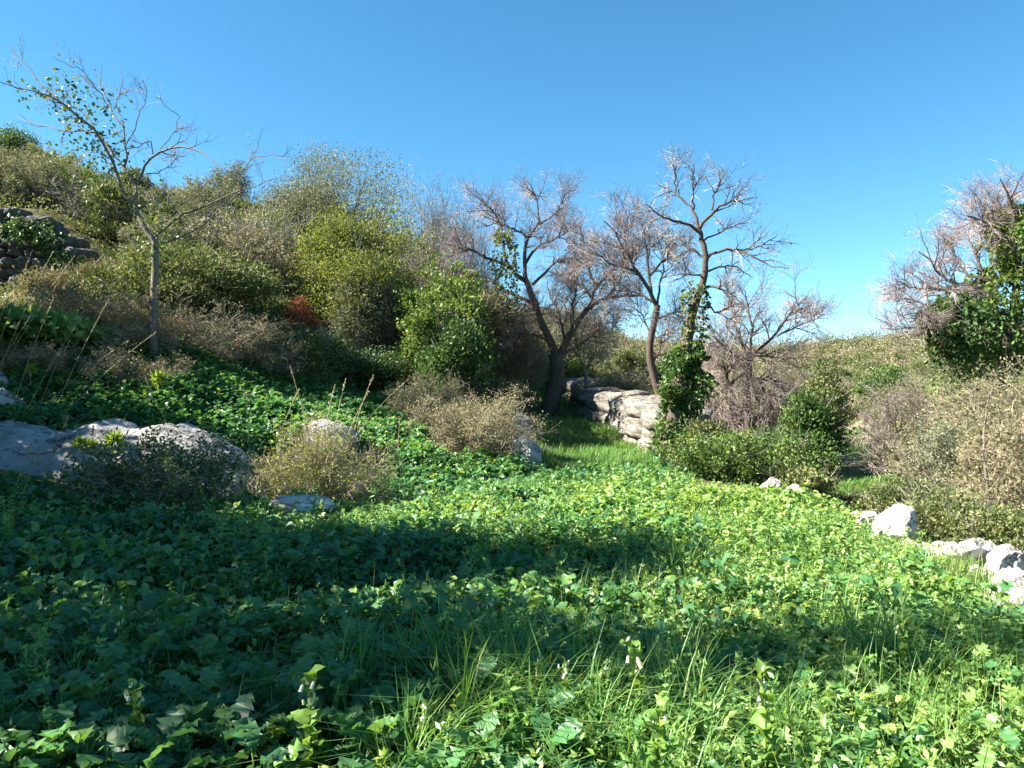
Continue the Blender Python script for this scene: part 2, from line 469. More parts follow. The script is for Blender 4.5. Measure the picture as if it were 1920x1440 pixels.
def ribbon(name, line, width, mat, lift=0.02, n=40, wob=0.25):
    line = smooth_line(np.array(line), n)
    t = norm(np.gradient(line, axis=0))
    side = np.stack([t[:, 1], -t[:, 0]], 1)
    cols = []
    w = width * (1 + wob * np.array([vnoise(np.array([[k * 0.3, 3.3, 1.7]]))[0] for k in range(n)]))
    w = w * np.clip(np.sin(np.linspace(0.1, math.pi - 0.1, n)) * 2.5, 0.1, 1)
    for s in np.linspace(-1, 1, 7): cols.append(line + side * (w * s * 0.5)[:, None])
    g = np.stack(cols, 1)
    edge = np.abs(np.linspace(-1, 1, 7))[None] ** 4
    z = gz(g[..., 0], g[..., 1]) + lift - 0.05 * edge
    ii = np.arange(n * 7).reshape(n, 7)
    return MB().add(np.concatenate([g, z[..., None]], -1), q=np.stack([ii[:-1, :-1], ii[:-1, 1:], ii[1:, 1:], ii[1:, :-1]], -1).reshape(-1, 4)).build(name, mat, smooth=True)
tag(ribbon("soil_path", [P(1500, 920, 17.5)[:2], P(1560, 905, 19)[:2], P(1585, 870, 23)[:2]], 1.3, M['path'], 0.05), "strip of bare pale soil on the lower track", kind="structure")
tag(ribbon("soil_path", [P(1560, 812, 34)[:2], P(1610, 800, 37)[:2], P(1680, 795, 40)[:2]], 2.4, M['path'], 0.06), "bare pale soil bank beyond the grassy track", kind="structure")
tag(ribbon("soil_path", [(5.2, 5.5), (5.1, 7.4), (5.35, 9.0), (5.6, 10.6)], 0.9, M['path'], 0.05), "dry pale earth strip behind the white boulders", kind="structure")

# ------------------------------------------------------------------ ground cover
def leaf_template(ts, ws, cup=0.22, arch=0.35):
    """lobed blade along +X: midrib, left and right rows"""
    ts = np.array(ts); ws = np.array(ws)
    mid = np.stack([ts, 0 * ts, arch * np.sin(ts * 2.3) * 0.5 - 0.18 * ts ** 2], 1)
    wav = 0.03 * np.sin(np.arange(len(ts)) * 2.4)
    L = mid + np.stack([-0.06 * ws * 2 + 0.04, ws, cup * ws + wav], 1)
    R = mid + np.stack([-0.06 * ws * 2 + 0.04, -ws, cup * ws - wav], 1)
    n = len(ts)
    v = np.concatenate([mid, L, R])
    a = np.arange(n - 1)
    q = np.concatenate([np.stack([a, a + 1, n + a + 1, n + a], 1), np.stack([a + 1, a, 2 * n + a, 2 * n + a + 1], 1)])
    return v, q
LOBED = leaf_template([0, .08, .17, .25, .34, .43, .52, .61, .70, .78, .86, .93, 1.0],
                      [.02, .20, .15, .33, .20, .40, .24, .38, .21, .28, .13, .12, 0.0])
SIMPLE = leaf_template([0, .2, .42, .6, .8, 1.0], [.03, .30, .22, .34, .24, 0.0])
ROUND = leaf_template([0, .12, .35, .6, .85, 1.0], [.18, .42, .50, .48, .30, 0.04], cup=0.3)

def place_leaves(mb, tmpl, pos, az, pitch, roll, size, wid, tint, jit=0.085):
    v, q = tmpl
    N, n = len(pos), len(v)
    x = v[None] * np.ones((N, 1, 1))
    x = x + jit * rng.normal(size=(N, n, 3)) * np.array([0.4, 0.5, 1.0])
    x = x * size[:, None, None]
    x[..., 1] *= wid[:, None]
    cr, sr = np.cos(roll)[:, None], np.sin(roll)[:, None]
    y1 = x[..., 1] * cr - x[..., 2] * sr
    z1 = x[..., 1] * sr + x[..., 2] * cr
    cpi, sp = np.cos(pitch)[:, None], np.sin(pitch)[:, None]
    x2 = x[..., 0] * cpi - z1 * sp
    z2 = x[..., 0] * sp + z1 * cpi
    ca, sa = np.cos(az)[:, None], np.sin(az)[:, None]
    w = np.stack([x2 * ca - y1 * sa, x2 * sa + y1 * ca, z2], -1) + pos[:, None, :]
    qq = (q[None] + (np.arange(N) * n)[:, None, None]).reshape(-1, 4)
    mb.add(w.reshape(-1, 3), q=qq, c=np.repeat(tint, n))

def herb_patch(mb, centres, nl, Lrange, hrange, tmpl, tint_mu, tint_sd=0.14, wid=1.0):
    """rosettes of leaves on the ground; centres (N,2)"""
    N = len(centres)
    z = gz(centres[:, 0], centres[:, 1])
    pl_t = rng.normal(tint_mu, tint_sd * 0.7, N)
    c3 = np.concatenate([centres, np.zeros((N, 1))], 1)
    ph = rng.uniform(*hrange, N) * np.clip(1 + 0.75 * vnoise(c3 * 1.3, 21) + 0.3 * vnoise(c3 * 3.1, 22), 0.35, 2.2)
    pl_t = pl_t + 0.16 * vnoise(c3 * 0.9, 23) + 0.10 * vnoise(c3 * 2.6, 24)
    pl_t = np.where(rng.uniform(size=N) < 0.03, 0.95, pl_t)
    c = np.repeat(np.concatenate([centres, z[:, None]], 1), nl, 0)
    az = rng.uniform(0, 2 * math.pi, N * nl)
    k = rng.uniform(0, 1, N * nl)
    L = rng.uniform(*Lrange, N * nl)
    h = np.repeat(ph, nl) * (0.35 + 0.65 * k)
    off = 0.55 * np.repeat(ph, nl) * (1 - k) * 0.7 + 0.02
    pos = c + np.stack([np.cos(az) * off, np.sin(az) * off, h], 1)
    pitch = rng.normal(-0.05, 0.32, N * nl) + 0.55 * k
    roll = rng.normal(0, 0.3, N * nl)
    tint = np.clip(np.repeat(pl_t, nl) + rng.normal(0, tint_sd * 0.6, N * nl) + 0.10 * (k - 0.5), 0, 1)
    place_leaves(mb, tmpl, pos, az, pitch, roll, L, rng.uniform(0.8, 1.15, N * nl) * wid, tint)

def grass_blades(mb, pos, L, az, lean, width, tint):
    """curved blades, 3 quads each"""
    N = len(pos)
    K = 4
    t = np.linspace(0, 1, K)[None, :, None]
    d = np.stack([np.cos(az), np.sin(az), 0 * az], 1)[:, None, :]
    s = np.stack([-np.sin(az), np.cos(az), 0 * az], 1)[:, None, :]
    L = L[:, None, None]
    ln = lean[:, None, None]
    ctr = pos[:, None, :] + d * L * ln * t ** 2 + np.array([0, 0, 1.0]) * L * (t - 0.55 * ln * t ** 2.4)
    w = width[:, None, None] * (1 - t * 0.97) * 0.5
    v = np.stack([ctr + s * w, ctr - s * w], 2).reshape(-1, 3)
    i = (np.arange(N) * K * 2)[:, None] + np.arange(K - 1)[None] * 2
    q = np.stack([i, i + 1, i + 3, i + 2], -1).reshape(-1, 4)
    mb.add(v, q=q, c=np.repeat(tint, K * 2))

def in_field(x, y):
    edge = np.clip(3.4 + (y - 6.3) * 0.27, 3.4, 4.1) + 0.12 * np.sin(y * 1.3) - np.clip(y - 12, 0, 9) * 0.10
    left = -0.72 * y - 1.5
    far = 12.2 + 0.5 * np.sin(x * 1.1) - np.clip(-x, 0, 3) * 0.75
    return (x < edge) & (x > left) & (y < far)

def scatter(n, x0, x1, y0, y1, mask=None, spacing=None):
    p = np.stack([rng.uniform(x0, x1, n), rng.uniform(y0, y1, n)], 1)
    if mask is not None: p = p[mask(p[:, 0], p[:, 1])]
    p = p[np.abs(p[:, 0]) < 0.80 * np.maximum(p[:, 1], 0) + 1.6]
    return p

# patchiness: broad leaves to the left, small leaves and grass to the right
def rightness(p): return 1 / (1 + np.exp(-(p[:, 0] - 0.6 - 0.12 * (p[:, 1] - 4)) * 2.2)) 
hm = MB()
p = scatter(15500, -10, 4.6, 1.6, 14.2, in_field)
r_ = rightness(p)
near = p[:, 1] < 4.4
big = rng.uniform(size=len(p)) > r_ * 0.85
herb_patch(hm, p[near & big], 7, (0.07, 0.14), (0.05, 0.20), LOBED, 0.30)  # mean tints set darker for the shaded left, lighter for the sunlit right
herb_patch(hm, p[near & ~big], 9, (0.03, 0.065), (0.04, 0.17), ROUND, 0.66)
herb_patch(hm, p[~near & big], 6, (0.07, 0.14), (0.06, 0.22), SIMPLE, 0.33)
herb_patch(hm, p[~near & ~big], 9, (0.035, 0.075), (0.05, 0.24), ROUND, 0.68)
# taller leafy heads toward the far end of the field
p = scatter(2200, -3.5, 4.4, 8.5, 14.5, in_field)
herb_patch(hm, p, 8, (0.06, 0.11), (0.12, 0.28), SIMPLE, 0.70)
def sprigs(mb, c, H, m, size, asp, mu):
    N = len(c)
    z = gz(c[:, 0], c[:, 1])
    c3 = np.concatenate([c, np.zeros((N, 1))], 1)
    h = H * rng.uniform(0.5, 1.2, N) * np.clip(1 + 0.6 * vnoise(c3 * 1.1, 31), 0.4, 1.8)
    lean = rng.normal(0, 0.25, (N, 2))
    t = rng.uniform(0.15, 1.0, (N, m))
    pos = np.stack([c[:, 0:1] + lean[:, 0:1] * h[:, None] * t, c[:, 1:2] + lean[:, 1:2] * h[:, None] * t, z[:, None] + h[:, None] * t], -1).reshape(-1, 3)
    d = rand_dirs(N * m); d[:, 2] = np.abs(d[:, 2]) * 0.8
    v, tr = leaves(pos, d, size * rng.uniform(0.6, 1.3, N * m), asp, 0.3)
    tn = np.repeat(rng.normal(mu, 0.12, N), m) + rng.normal(0, 0.08, N * m)
    mb.add(v, t=tr, c=np.repeat(np.clip(tn, 0, 1), 4))
p = scatter(9000, -7, 4.3, 1.8, 12.6, in_field)
p = p[rng.uniform(size=len(p)) < 0.12 + 0.88 * rightness(p)]
sprigs(hm, p, 0.27, 22, 0.042, 0.45, 0.78)
p = scatter(3000, -7, 4.3, 1.8, 12.6, in_field)
p = p[vnoise(np.concatenate([p, np.zeros((len(p), 1))], 1) * 0.8, 41) > 0.1]
sprigs(hm, p, 0.36, 26, 0.06, 0.3, 0.62)
tag(hm.build("herb_cover", M['herb'], smooth=True), "dense carpet of lobed green leaves covering the field", "ground cover", kind="stuff")
# herbs on the bank above the outcrop, tinted dark to stand for its shade
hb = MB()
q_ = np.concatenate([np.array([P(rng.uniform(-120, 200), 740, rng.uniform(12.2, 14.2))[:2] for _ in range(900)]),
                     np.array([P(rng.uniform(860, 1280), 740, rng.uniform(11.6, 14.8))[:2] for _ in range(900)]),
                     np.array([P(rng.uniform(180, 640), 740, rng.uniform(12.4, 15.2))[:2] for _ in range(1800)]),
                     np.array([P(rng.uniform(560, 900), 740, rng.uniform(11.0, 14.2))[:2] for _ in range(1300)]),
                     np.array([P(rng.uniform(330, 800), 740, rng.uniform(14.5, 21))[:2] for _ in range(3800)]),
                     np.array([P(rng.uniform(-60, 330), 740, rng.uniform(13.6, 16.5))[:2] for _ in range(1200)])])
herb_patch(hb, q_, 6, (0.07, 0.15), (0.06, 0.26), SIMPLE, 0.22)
tag(hb.build("herb_cover", M['herb'], smooth=True), "leafy herbs covering the bank above the outcrop, tinted dark for its shade", "ground cover", kind="stuff")
# grass: field, path, lower track
gb = MB()
p = scatter(62000, -10, 4.6, 1.5, 14.5, in_field)
keep = rng.uniform(size=len(p)) < 0.25 + 0.55 * rightness(p)
p = p[keep]
n = len(p)
grass_blades(gb, np.concatenate([p, gz(p[:, 0], p[:, 1])[:, None]], 1), rng.uniform(0.16, 0.46, n), rng.uniform(0, 6.3, n), rng.uniform(0.1, 0.9, n), rng.uniform(0.005, 0.011, n), np.clip(rng.normal(0.6, 0.2, n), 0, 1))
tag(gb.build("field_grass", M['grass']), "thin green grass blades scattered through the field herbs", "grass", kind="stuff")
gp = MB()
n = 5200
Y = rng.uniform(4.6, 12.5, n); x = np.clip(3.4 + (Y - 6.3) * 0.27, 3.4, 4.1) + rng.uniform(-0.15, 0.75, n)
ge = MB()
grass_blades(ge, np.stack([x, Y, gz(x, Y)], 1), rng.uniform(0.1, 0.3, n), rng.uniform(0, 6.3, n), rng.uniform(0.2, 0.9, n), rng.uniform(0.005, 0.011, n), np.clip(rng.normal(0.7, 0.2, n), 0, 1))
tag(ge.build("edge_grass", M['grass']), "green grass packed round the white boulders at the field edge", "grass", kind="stuff")
pts = []
for (pxa, pxb, Ya, Yb, n) in ((985, 1240, 14.5, 24, 16000), (1000, 1140, 24, 37, 7000), (900, 1300, 11.2, 15.5, 9000)):
    Y = rng.uniform(Ya, Yb, n)
    pts.append(np.stack([(rng.uniform(pxa, pxb, n) - 960) / F * Y, Y], 1))
p = np.concatenate(pts); n = len(p)
grass_blades(gp, np.concatenate([p, gz(p[:, 0], p[:, 1])[:, None]], 1), rng.uniform(0.07, 0.26, n) * np.clip(1 + vnoise(np.concatenate([p, np.zeros((n, 1))], 1) * 1.5, 61), 0.4, 2), rng.uniform(0, 6.3, n), rng.uniform(0.2, 0.9, n), rng.uniform(0.012, 0.024, n), np.clip(rng.normal(0.55, 0.2, n), 0, 1))
tag(gp.build("path_grass", M['grass']), "short bright grass covering the path that climbs beside the wall", "grass", kind="stuff")
gt = MB()
pts = []
for (pxa, pxb, Ya, Yb, n) in ((1480, 1680, 15.5, 24, 9000), (1540, 1680, 24, 33, 6000), (1500, 1760, 33, 48, 4000), (1240, 1500, 18, 26, 5000)):
    Y = rng.uniform(Ya, Yb, n)
    pts.append(np.stack([(rng.uniform(pxa, pxb, n) - 960) / F * Y, Y], 1))
p = np.concatenate(pts); n = len(p)
grass_blades(gt, np.concatenate([p, gz(p[:, 0], p[:, 1])[:, None]], 1), rng.uniform(0.06, 0.2, n), rng.uniform(0, 6.3, n), rng.uniform(0.2, 0.9, n), rng.uniform(0.014, 0.03, n), np.clip(rng.normal(0.65, 0.2, n), 0, 1))
tag(gt.build("track_grass", M['grass']), "short grass on the lower track right of the field", "grass", kind="stuff")

# ------------------------------------------------------------------ rocks
def ico(sub):
    t = (1 + 5 ** 0.5) / 2
    v = [(-1, t, 0), (1, t, 0), (-1, -t, 0), (1, -t, 0), (0, -1, t), (0, 1, t), (0, -1, -t), (0, 1, -t), (t, 0, -1), (t, 0, 1), (-t, 0, -1), (-t, 0, 1)]
    f = [(0, 11, 5), (0, 5, 1), (0, 1, 7), (0, 7, 10), (0, 10, 11), (1, 5, 9), (5, 11, 4), (11, 10, 2), (10, 7, 6), (7, 1, 8), (3, 9, 4), (3, 4, 2), (3, 2, 6), (3, 6, 8), (3, 8, 9), (4, 9, 5), (2, 4, 11), (6, 2, 10), (8, 6, 7), (9, 8, 1)]
    v = [np.array(a) / np.linalg.norm(a) for a in v]
    for _ in range(sub):
        mid, nf = {}, []
        def m(a, b):
            k = (min(a, b), max(a, b))
            if k not in mid:
                c = v[a] + v[b]; v.append(c / np.linalg.norm(c)); mid[k] = len(v) - 1
            return mid[k]
        for a, b, c in f:
            x, y, z = m(a, b), m(b, c), m(c, a)
            nf += [(a, x, z), (b, y, x), (c, z, y), (x, y, z)]
        f = nf
    return np.array(v), np.array(f)
ICO = {s: ico(s) for s in (2, 3, 4, 5)}

def rock_mb(rad, seed, sub=4, rough=0.14, cuts=12, soft=0.03, fine=0.03, box=0):
    """boulder: sphere trimmed by random planes, then weathered"""
    r = np.random.default_rng(seed)
    v, f = ICO[sub]
    v = v.copy()
    d = rand_dirs(cuts, r)
    dist = r.uniform(0.55, 0.88, cuts)
    for k in range(cuts):
        s = v @ d[k]
        over = np.maximum(s - dist[k], 0)
        v = v - d[k][None] * (over * (1 - soft))[:, None]
    if box:
        v = v / (np.abs(v) ** box).sum(1, keepdims=True) ** (1.0 / box)
    nrm = norm(v)
    v = v + nrm * (rough * 0.5 * fbm(v * 1.3 + seed, 3, seed))[:, None]
    v = v * np.asarray(rad)[None]
    sz = float(np.mean(rad))
    v = v + nrm * (fine * sz * fbm(v / sz * 5.0 + seed, 4, seed + 5, 0.6))[:, None]
    return MB().add(v, t=f)

def rock(name, px, py, Y, wpx, hpx, depth, seed, label, cat="rock", mat='rock', rz=0.0, sub=4, group=None, sink=0.12, **kw):
    """py is the rock's bottom row; wpx/hpx its size in photo pixels"""
    w, h = wpx / F * Y / 2, hpx / F * Y / 2
    base = P(px, py, Y)
    g = float(gz(base[0], base[1]))
    z = min(base[2], g + 0.02)
    top = P(px, py - hpx, Y)[2]
    h = (top - z) / 2
    mb = rock_mb((w * 1.05, depth / 2, h * (1.05 + sink)), seed, sub, **kw)
    o = mb.build(name, M[mat], smooth=True, loc=(base[0], base[1], z + h * (1 - sink * 0.5)))
    o.rotation_euler = (0, 0, rz)
    return tag(o, label, cat, group)

rocks = [ # px, bottom py, Y, w, h, depth, label
 (1680, 1022, 9.1, 92, 66, 0.75, "large rounded white boulder, tallest on the field edge"),
 (1620, 988, 9.7, 52, 28, 0.5, "small flat white rock beside the tallest boulder"),
 (1722, 1046, 8.5, 60, 30, 0.45, "low grey-white rock just below the tallest boulder"),
 (1788, 1082, 7.6, 110, 66, 0.8, "broad white boulder with a flat slanting face"),
 (1838, 1075, 7.75, 66, 56, 0.55, "upright white rock wedged behind the broad slanting boulder"),
 (1845, 1112, 7.05, 70, 46, 0.45, "grey smooth stone in front of the boulder pile"),
 (1880, 1090, 7.35, 70, 60, 0.55, "pitted white rock between the grey stone and the scrub"),
 (1905, 1158, 6.4, 90, 78, 0.7, "pale crumbly rock at the near end of the boulder line"),
 (1765, 1048, 8.2, 44, 24, 0.4, "thin white slab behind the broad slanting boulder"),
 (1826, 1138, 6.75, 74, 40, 0.5, "low pale stone below the grey smooth stone"),
 (1880, 1168, 6.2, 80, 44, 0.5, "crumbled white stone sunk in the grass at the pile's foot"),
 (1758, 1098, 7.45, 66, 34, 0.45, "flat pale stone leading the boulder pile into the field"),
 (1448, 925, 13.2, 44, 28, 0.5, "small white stone half hidden by brambles"),
 (1490, 930, 13.6, 36, 20, 0.4, "little pale stone under the bramble edge"),
]
for k, (px, py, Y, w, h, dpt, lab) in enumerate(rocks):
    rock("boulder", px, py + 10, Y, w * 1.12, h * 1.08 + 10, dpt, 20 + k * 3, lab, rz=0.4 * k, sub=5, fine=0.05)

# weathered outcrop on the left, its shoulder and the loose boulders about it
def outcrop(name, prof, Yc, depth, seed, label):
    """prof: (px, top_py) along the crest; a long hump that sinks into the bank"""
    prof = np.array(prof, dtype=float)
    K, Jn = 90, 34
    px = np.linspace(prof[0, 0], prof[-1, 0], K)
    top = np.interp(px, prof[:, 0], prof[:, 1])
    g = np.empty((K, Jn, 3))
    for i in range(K):
        c = P(px[i], top[i], Yc)
        for j in range(Jn):
            s = j / (Jn - 1) * 2 - 1
            y = Yc + s * depth
            gr = -0.25
            e = (1 - abs(s) ** 2.6)
            if s < 0: e = (1 - abs(s) ** 3.2)
            g[i, j] = (c[0], y, 0)
            g[i, j, 2] = e
    base = gz(g[..., 0], g[..., 1]) - 0.3
    ct = np.array([P(px[i], top[i], Yc)[2] for i in range(K)])[:, None]
    e = g[..., 2]
    z = base * (1 - e) + np.maximum(ct, base) * e
    q = np.stack([g[..., 0], g[..., 1], z], -1).reshape(-1, 3)
    nz = 0.10 * np.abs(fbm(q * np.array([0.8, 3.0, 5.5]) + 9, 3, seed + 9)) + 0.06 * fbm(q * np.array([0.9, 0.9, 1.4]) + seed, 3, seed) + 0.05 * fbm(q * np.array([2.2, 4.5, 6.0]), 4, seed + 2, 0.6)
    q[:, 2] += nz * e.ravel()
    q[:, 1] += 0.7 * nz * e.ravel()
    ii = np.arange(K * Jn).reshape(K, Jn)
    o = MB().add(q, q=np.stack([ii[:-1, :-1], ii[1:, :-1], ii[1:, 1:], ii[:-1, 1:]], -1).reshape(-1, 4)).build(name, M['outcrop'], smooth=True)
    return tag(o, label, "rock")
outcrop("rock_outcrop", [(-140, 795), (0, 803), (80, 812), (150, 808), (205, 794), (255, 810), (330, 800), (390, 812), (430, 842), (470, 875), (505, 918), (530, 950)], 11.5, 1.2, 4,
        "long smooth grey limestone outcrop rising from the herbs")
rock("boulder", 8, 786, 13.3, 66, 60, 0.8, 61, "rounded grey boulder lying on top of the outcrop", mat='outcrop')
rock("boulder", -15, 740, 14.2, 90, 45, 0.8, 63, "grey rock lodged in the bank above the outcrop", mat='outcrop')
rock("boulder", 612, 850, 13.4, 120, 66, 0.9, 65, "smooth grey boulder behind the dry bush", mat='outcrop')
rock("boulder", 565, 975, 9.7, 120, 46, 0.7, 67, "flat sunlit white rock at the foot of the outcrop", mat='rock')
rock("boulder", 983, 892, 15.2, 64, 70, 1.0, 71, "upright grey rock beside the grassy path", mat='outcrop', cuts=10)
rock("boulder", 975, 815, 16.4, 46, 36, 0.7, 73, "small grey rock on the bank above the path", mat='outcrop')

# drystone wall along the path: every stone is a part
STONE = [rock_mb((1, 1, 1), 200 + k, 3, rough=0.2, cuts=6, fine=0.05, box=3).mesh("stone", M['wallstone'], True) for k in range(6)]
wall = thing("stone_wall", G(*P(1180, 800, 22)[:2]), "low pale stone wall curving up beside the grassy path", "wall")
wl_line = smooth_line(np.array([P(1236, 845, 19.2)[:2], P(1212, 825, 20)[:2], P(1180, 802, 22)[:2], P(1150, 788, 23.8)[:2], P(1130, 782, 25.2)[:2], P(1100, 763, 28.5)[:2], P(1085, 757, 30.5)[:2], P(1050, 741, 34)[:2], P(1005, 729, 38.5)[:2]]), 60)
seg = np.concatenate([[0], np.cumsum(np.linalg.norm(np.diff(wl_line, axis=0), axis=1))])
org = np.array(wall.location)
s = 0.0
srnd = np.random.default_rng(5)
while s < seg[-1]:
    x = np.interp(s, seg, wl_line[:, 0]); y = np.interp(s, seg, wl_line[:, 1])
    fr = s / seg[-1]
    H = 0.78 * (1 - fr) + 0.45 * fr
    ln = srnd.uniform(0.7, 1.3) * (1 + 0.3 * fr)
    gzv = float(gz(x, y))
    z = -0.1
    while z < H - 0.12:
        hh = srnd.uniform(0.3, 0.52)
        for side in (-0.32, 0.32):
            jx = srnd.normal(0, 0.05)
            o = child("stone", STONE[srnd.integers(6)], wall)
            off = side * (1.05 - 0.45 * max(z, 0) / H)
            o.location = Vector((x + 0.35 + off + jx, y + srnd.normal(0, 0.12), gzv + z + hh / 2)) - Vector(org)
            o.rotation_euler = (srnd.normal(0, 0.15), srnd.normal(0, 0.15), srnd.uniform(-0.4, 0.4) + 1.9)
            o.scale = (ln * 0.74, 0.48, hh * 0.66)
        z += hh * 0.7
    s += ln * 0.85
# old terrace wall high on the left slope
wall2 = thing("terrace_wall", G(*P(70, 530, 22)[:2]), "shaded old drystone terrace wall high on the left slope", "wall")
org = np.array(wall2.location)
STONE2 = [rock_mb((1, 1, 1), 300 + k, 3, rough=0.2, cuts=4, fine=0.07, box=6).mesh("stone", M['shadedwall'], True) for k in range(5)]
for row in range(8):
    px = -120.0 + srnd.uniform(0, 20)
    while px < 150 - max(0, row - 4) * 14:
        w = srnd.uniform(22, 48)
        top = np.interp(px, [-120, 0, 60, 150], [380, 392, 405, 460])
        py = 535 - row * 19
        if py < top: px += w; continue
        c = P(px + w / 2, py, 21.6 + 0.05 * row + srnd.normal(0, 0.06))
        o = child("stone", STONE2[srnd.integers(5)], wall2)
        o.location = Vector(c) - Vector(org)
        o.rotation_euler = (srnd.normal(0, 0.1), srnd.normal(0, 0.12), srnd.normal(0, 0.25))
        o.scale = (w / F * 22 * 0.56, 0.40 * srnd.uniform(0.8, 1.2), 0.17 * srnd.uniform(0.8, 1.15))
        px += w

# ------------------------------------------------------------------ shrubs and trees
def bush(name, loc, rad, leafmat, barkmat, label, group=None, seed=0, nleaf=14000, leaf=0.07, nclump=420, clump=0.16, lobes=9,
         spiky=0.0, dens_in=0.35, tint=(0.5, 0.18), nstem=60, asp=0.55, cat="bush", gap=0.0, low=0.05, zmin=0.0, crownname="foliage"):
    """leafy shrub: lobed crown of separate leaf blades on branching stems"""
    r = np.random.default_rng(seed + 1000)
    rad = np.asarray(rad, dtype=float)
    root = thing(name, loc, label, cat, group)
    c0 = np.array([0, 0, rad[2] * (1 - low)])
    lc = rand_dirs(lobes, r) * r.uniform(0.25, 0.78, (lobes, 1))
    lr = r.uniform(0.22, 0.5, lobes)
    k = r.integers(lobes, size=nclump)
    d = rand_dirs(nclump, r)
    shell = np.where(r.uniform(size=nclump) < dens_in, r.uniform(0.3, 0.9, nclump), r.uniform(0.88, 1.0 + spiky, nclump))
    cl = lc[k] + d * (lr[k] * shell)[:, None]
    cl = cl * rad + c0
    cl = cl[cl[:, 2] > 0.02 * rad[2]]
    nclump = len(cl)
    ctint = r.normal(tint[0], tint[1] * 0.7, nclump)
    j = r.integers(nclump, size=nleaf)
    if gap > 0: j = j[r.uniform(size=nleaf) > gap * (np.sin(j * 12.9898) > 0)]
    n = len(j)
    sig = clump * float(np.mean(rad))
    pos = cl[j] + np.clip(r.normal(size=(n, 3)), -1.4, 1.4) * sig * r.uniform(0.4, 1.1, (n, 1))
    out = norm(pos - (c0 * np.array([1, 1, 0.6])))
    dd = norm(out * 0.7 + r.normal(size=(n, 3)) * 0.75 + np.array([0, 0, -0.05]))
    fac = np.array([rad[0] / np.percentile(np.abs(pos[:, 0]), 98), rad[1] / np.percentile(np.abs(pos[:, 1]), 98), rad[2] * 1.95 / np.percentile(pos[:, 2], 99.3)])
    pos = pos * fac; cl = cl * fac
    keep = pos[:, 2] > zmin * rad[2] * 1.95
    pos, dd, j = pos[keep], dd[keep], j[keep]
    n = len(pos)
    v, t = leaves(pos, dd, leaf * r.uniform(0.6, 1.3, n), asp, r=r)
    MB().add(v, t=t, c=np.repeat(np.clip(ctint[j] + r.normal(0, tint[1] * 0.7, n), 0, 1), 4)).build(crownname, leafmat, root)["kind"] = "stuff"
    # stems
    e = cl[r.integers(nclump, size=nstem)]
    K = 6
    tt = np.linspace(0, 1, K)[None, :, None]
    b0 = np.concatenate([r.normal(size=(nstem, 2)) * rad[:2] * 0.08, np.full((nstem, 1), -0.1)], 1)
    mid = (b0 + e) / 2 + np.array([0, 0, 0.2]) * rad[2] + r.normal(size=(nstem, 3)) * rad * 0.07
    pl = (1 - tt) ** 2 * b0[:, None] + 2 * tt * (1 - tt) * mid[:, None] + tt ** 2 * e[:, None]
    r0 = 0.012 * float(rad[2]) + 0.008
    rr = taper(nstem, K, r0, r0 * 0.25)
    mb = MB()
    mb.add(*tubes(pl, rr, 4), c=0.5)
    s0, d0, r1 = sprout(pl, rr, 10, 0.5, 1.0, 0.6, r)
    tw = grow(s0, d0, r.uniform(0.25, 0.62, len(s0)) * float(np.mean(rad)), 4, 0.4, 0.12, r)
    br = mb.build("branches", barkmat, root)
    tag(MB().add(*tubes(tw, taper(len(s0), 4, r1 * 0.5 + 0.002, 0.0035), 3), c=np.repeat(np.clip(r.normal(0.5, 0.2, len(s0)), 0, 1), 12)).build("twigs", M['twig_grey'] if leafmat != M['tan'] else M['twig_tan'], br), kind="stuff")
    return root

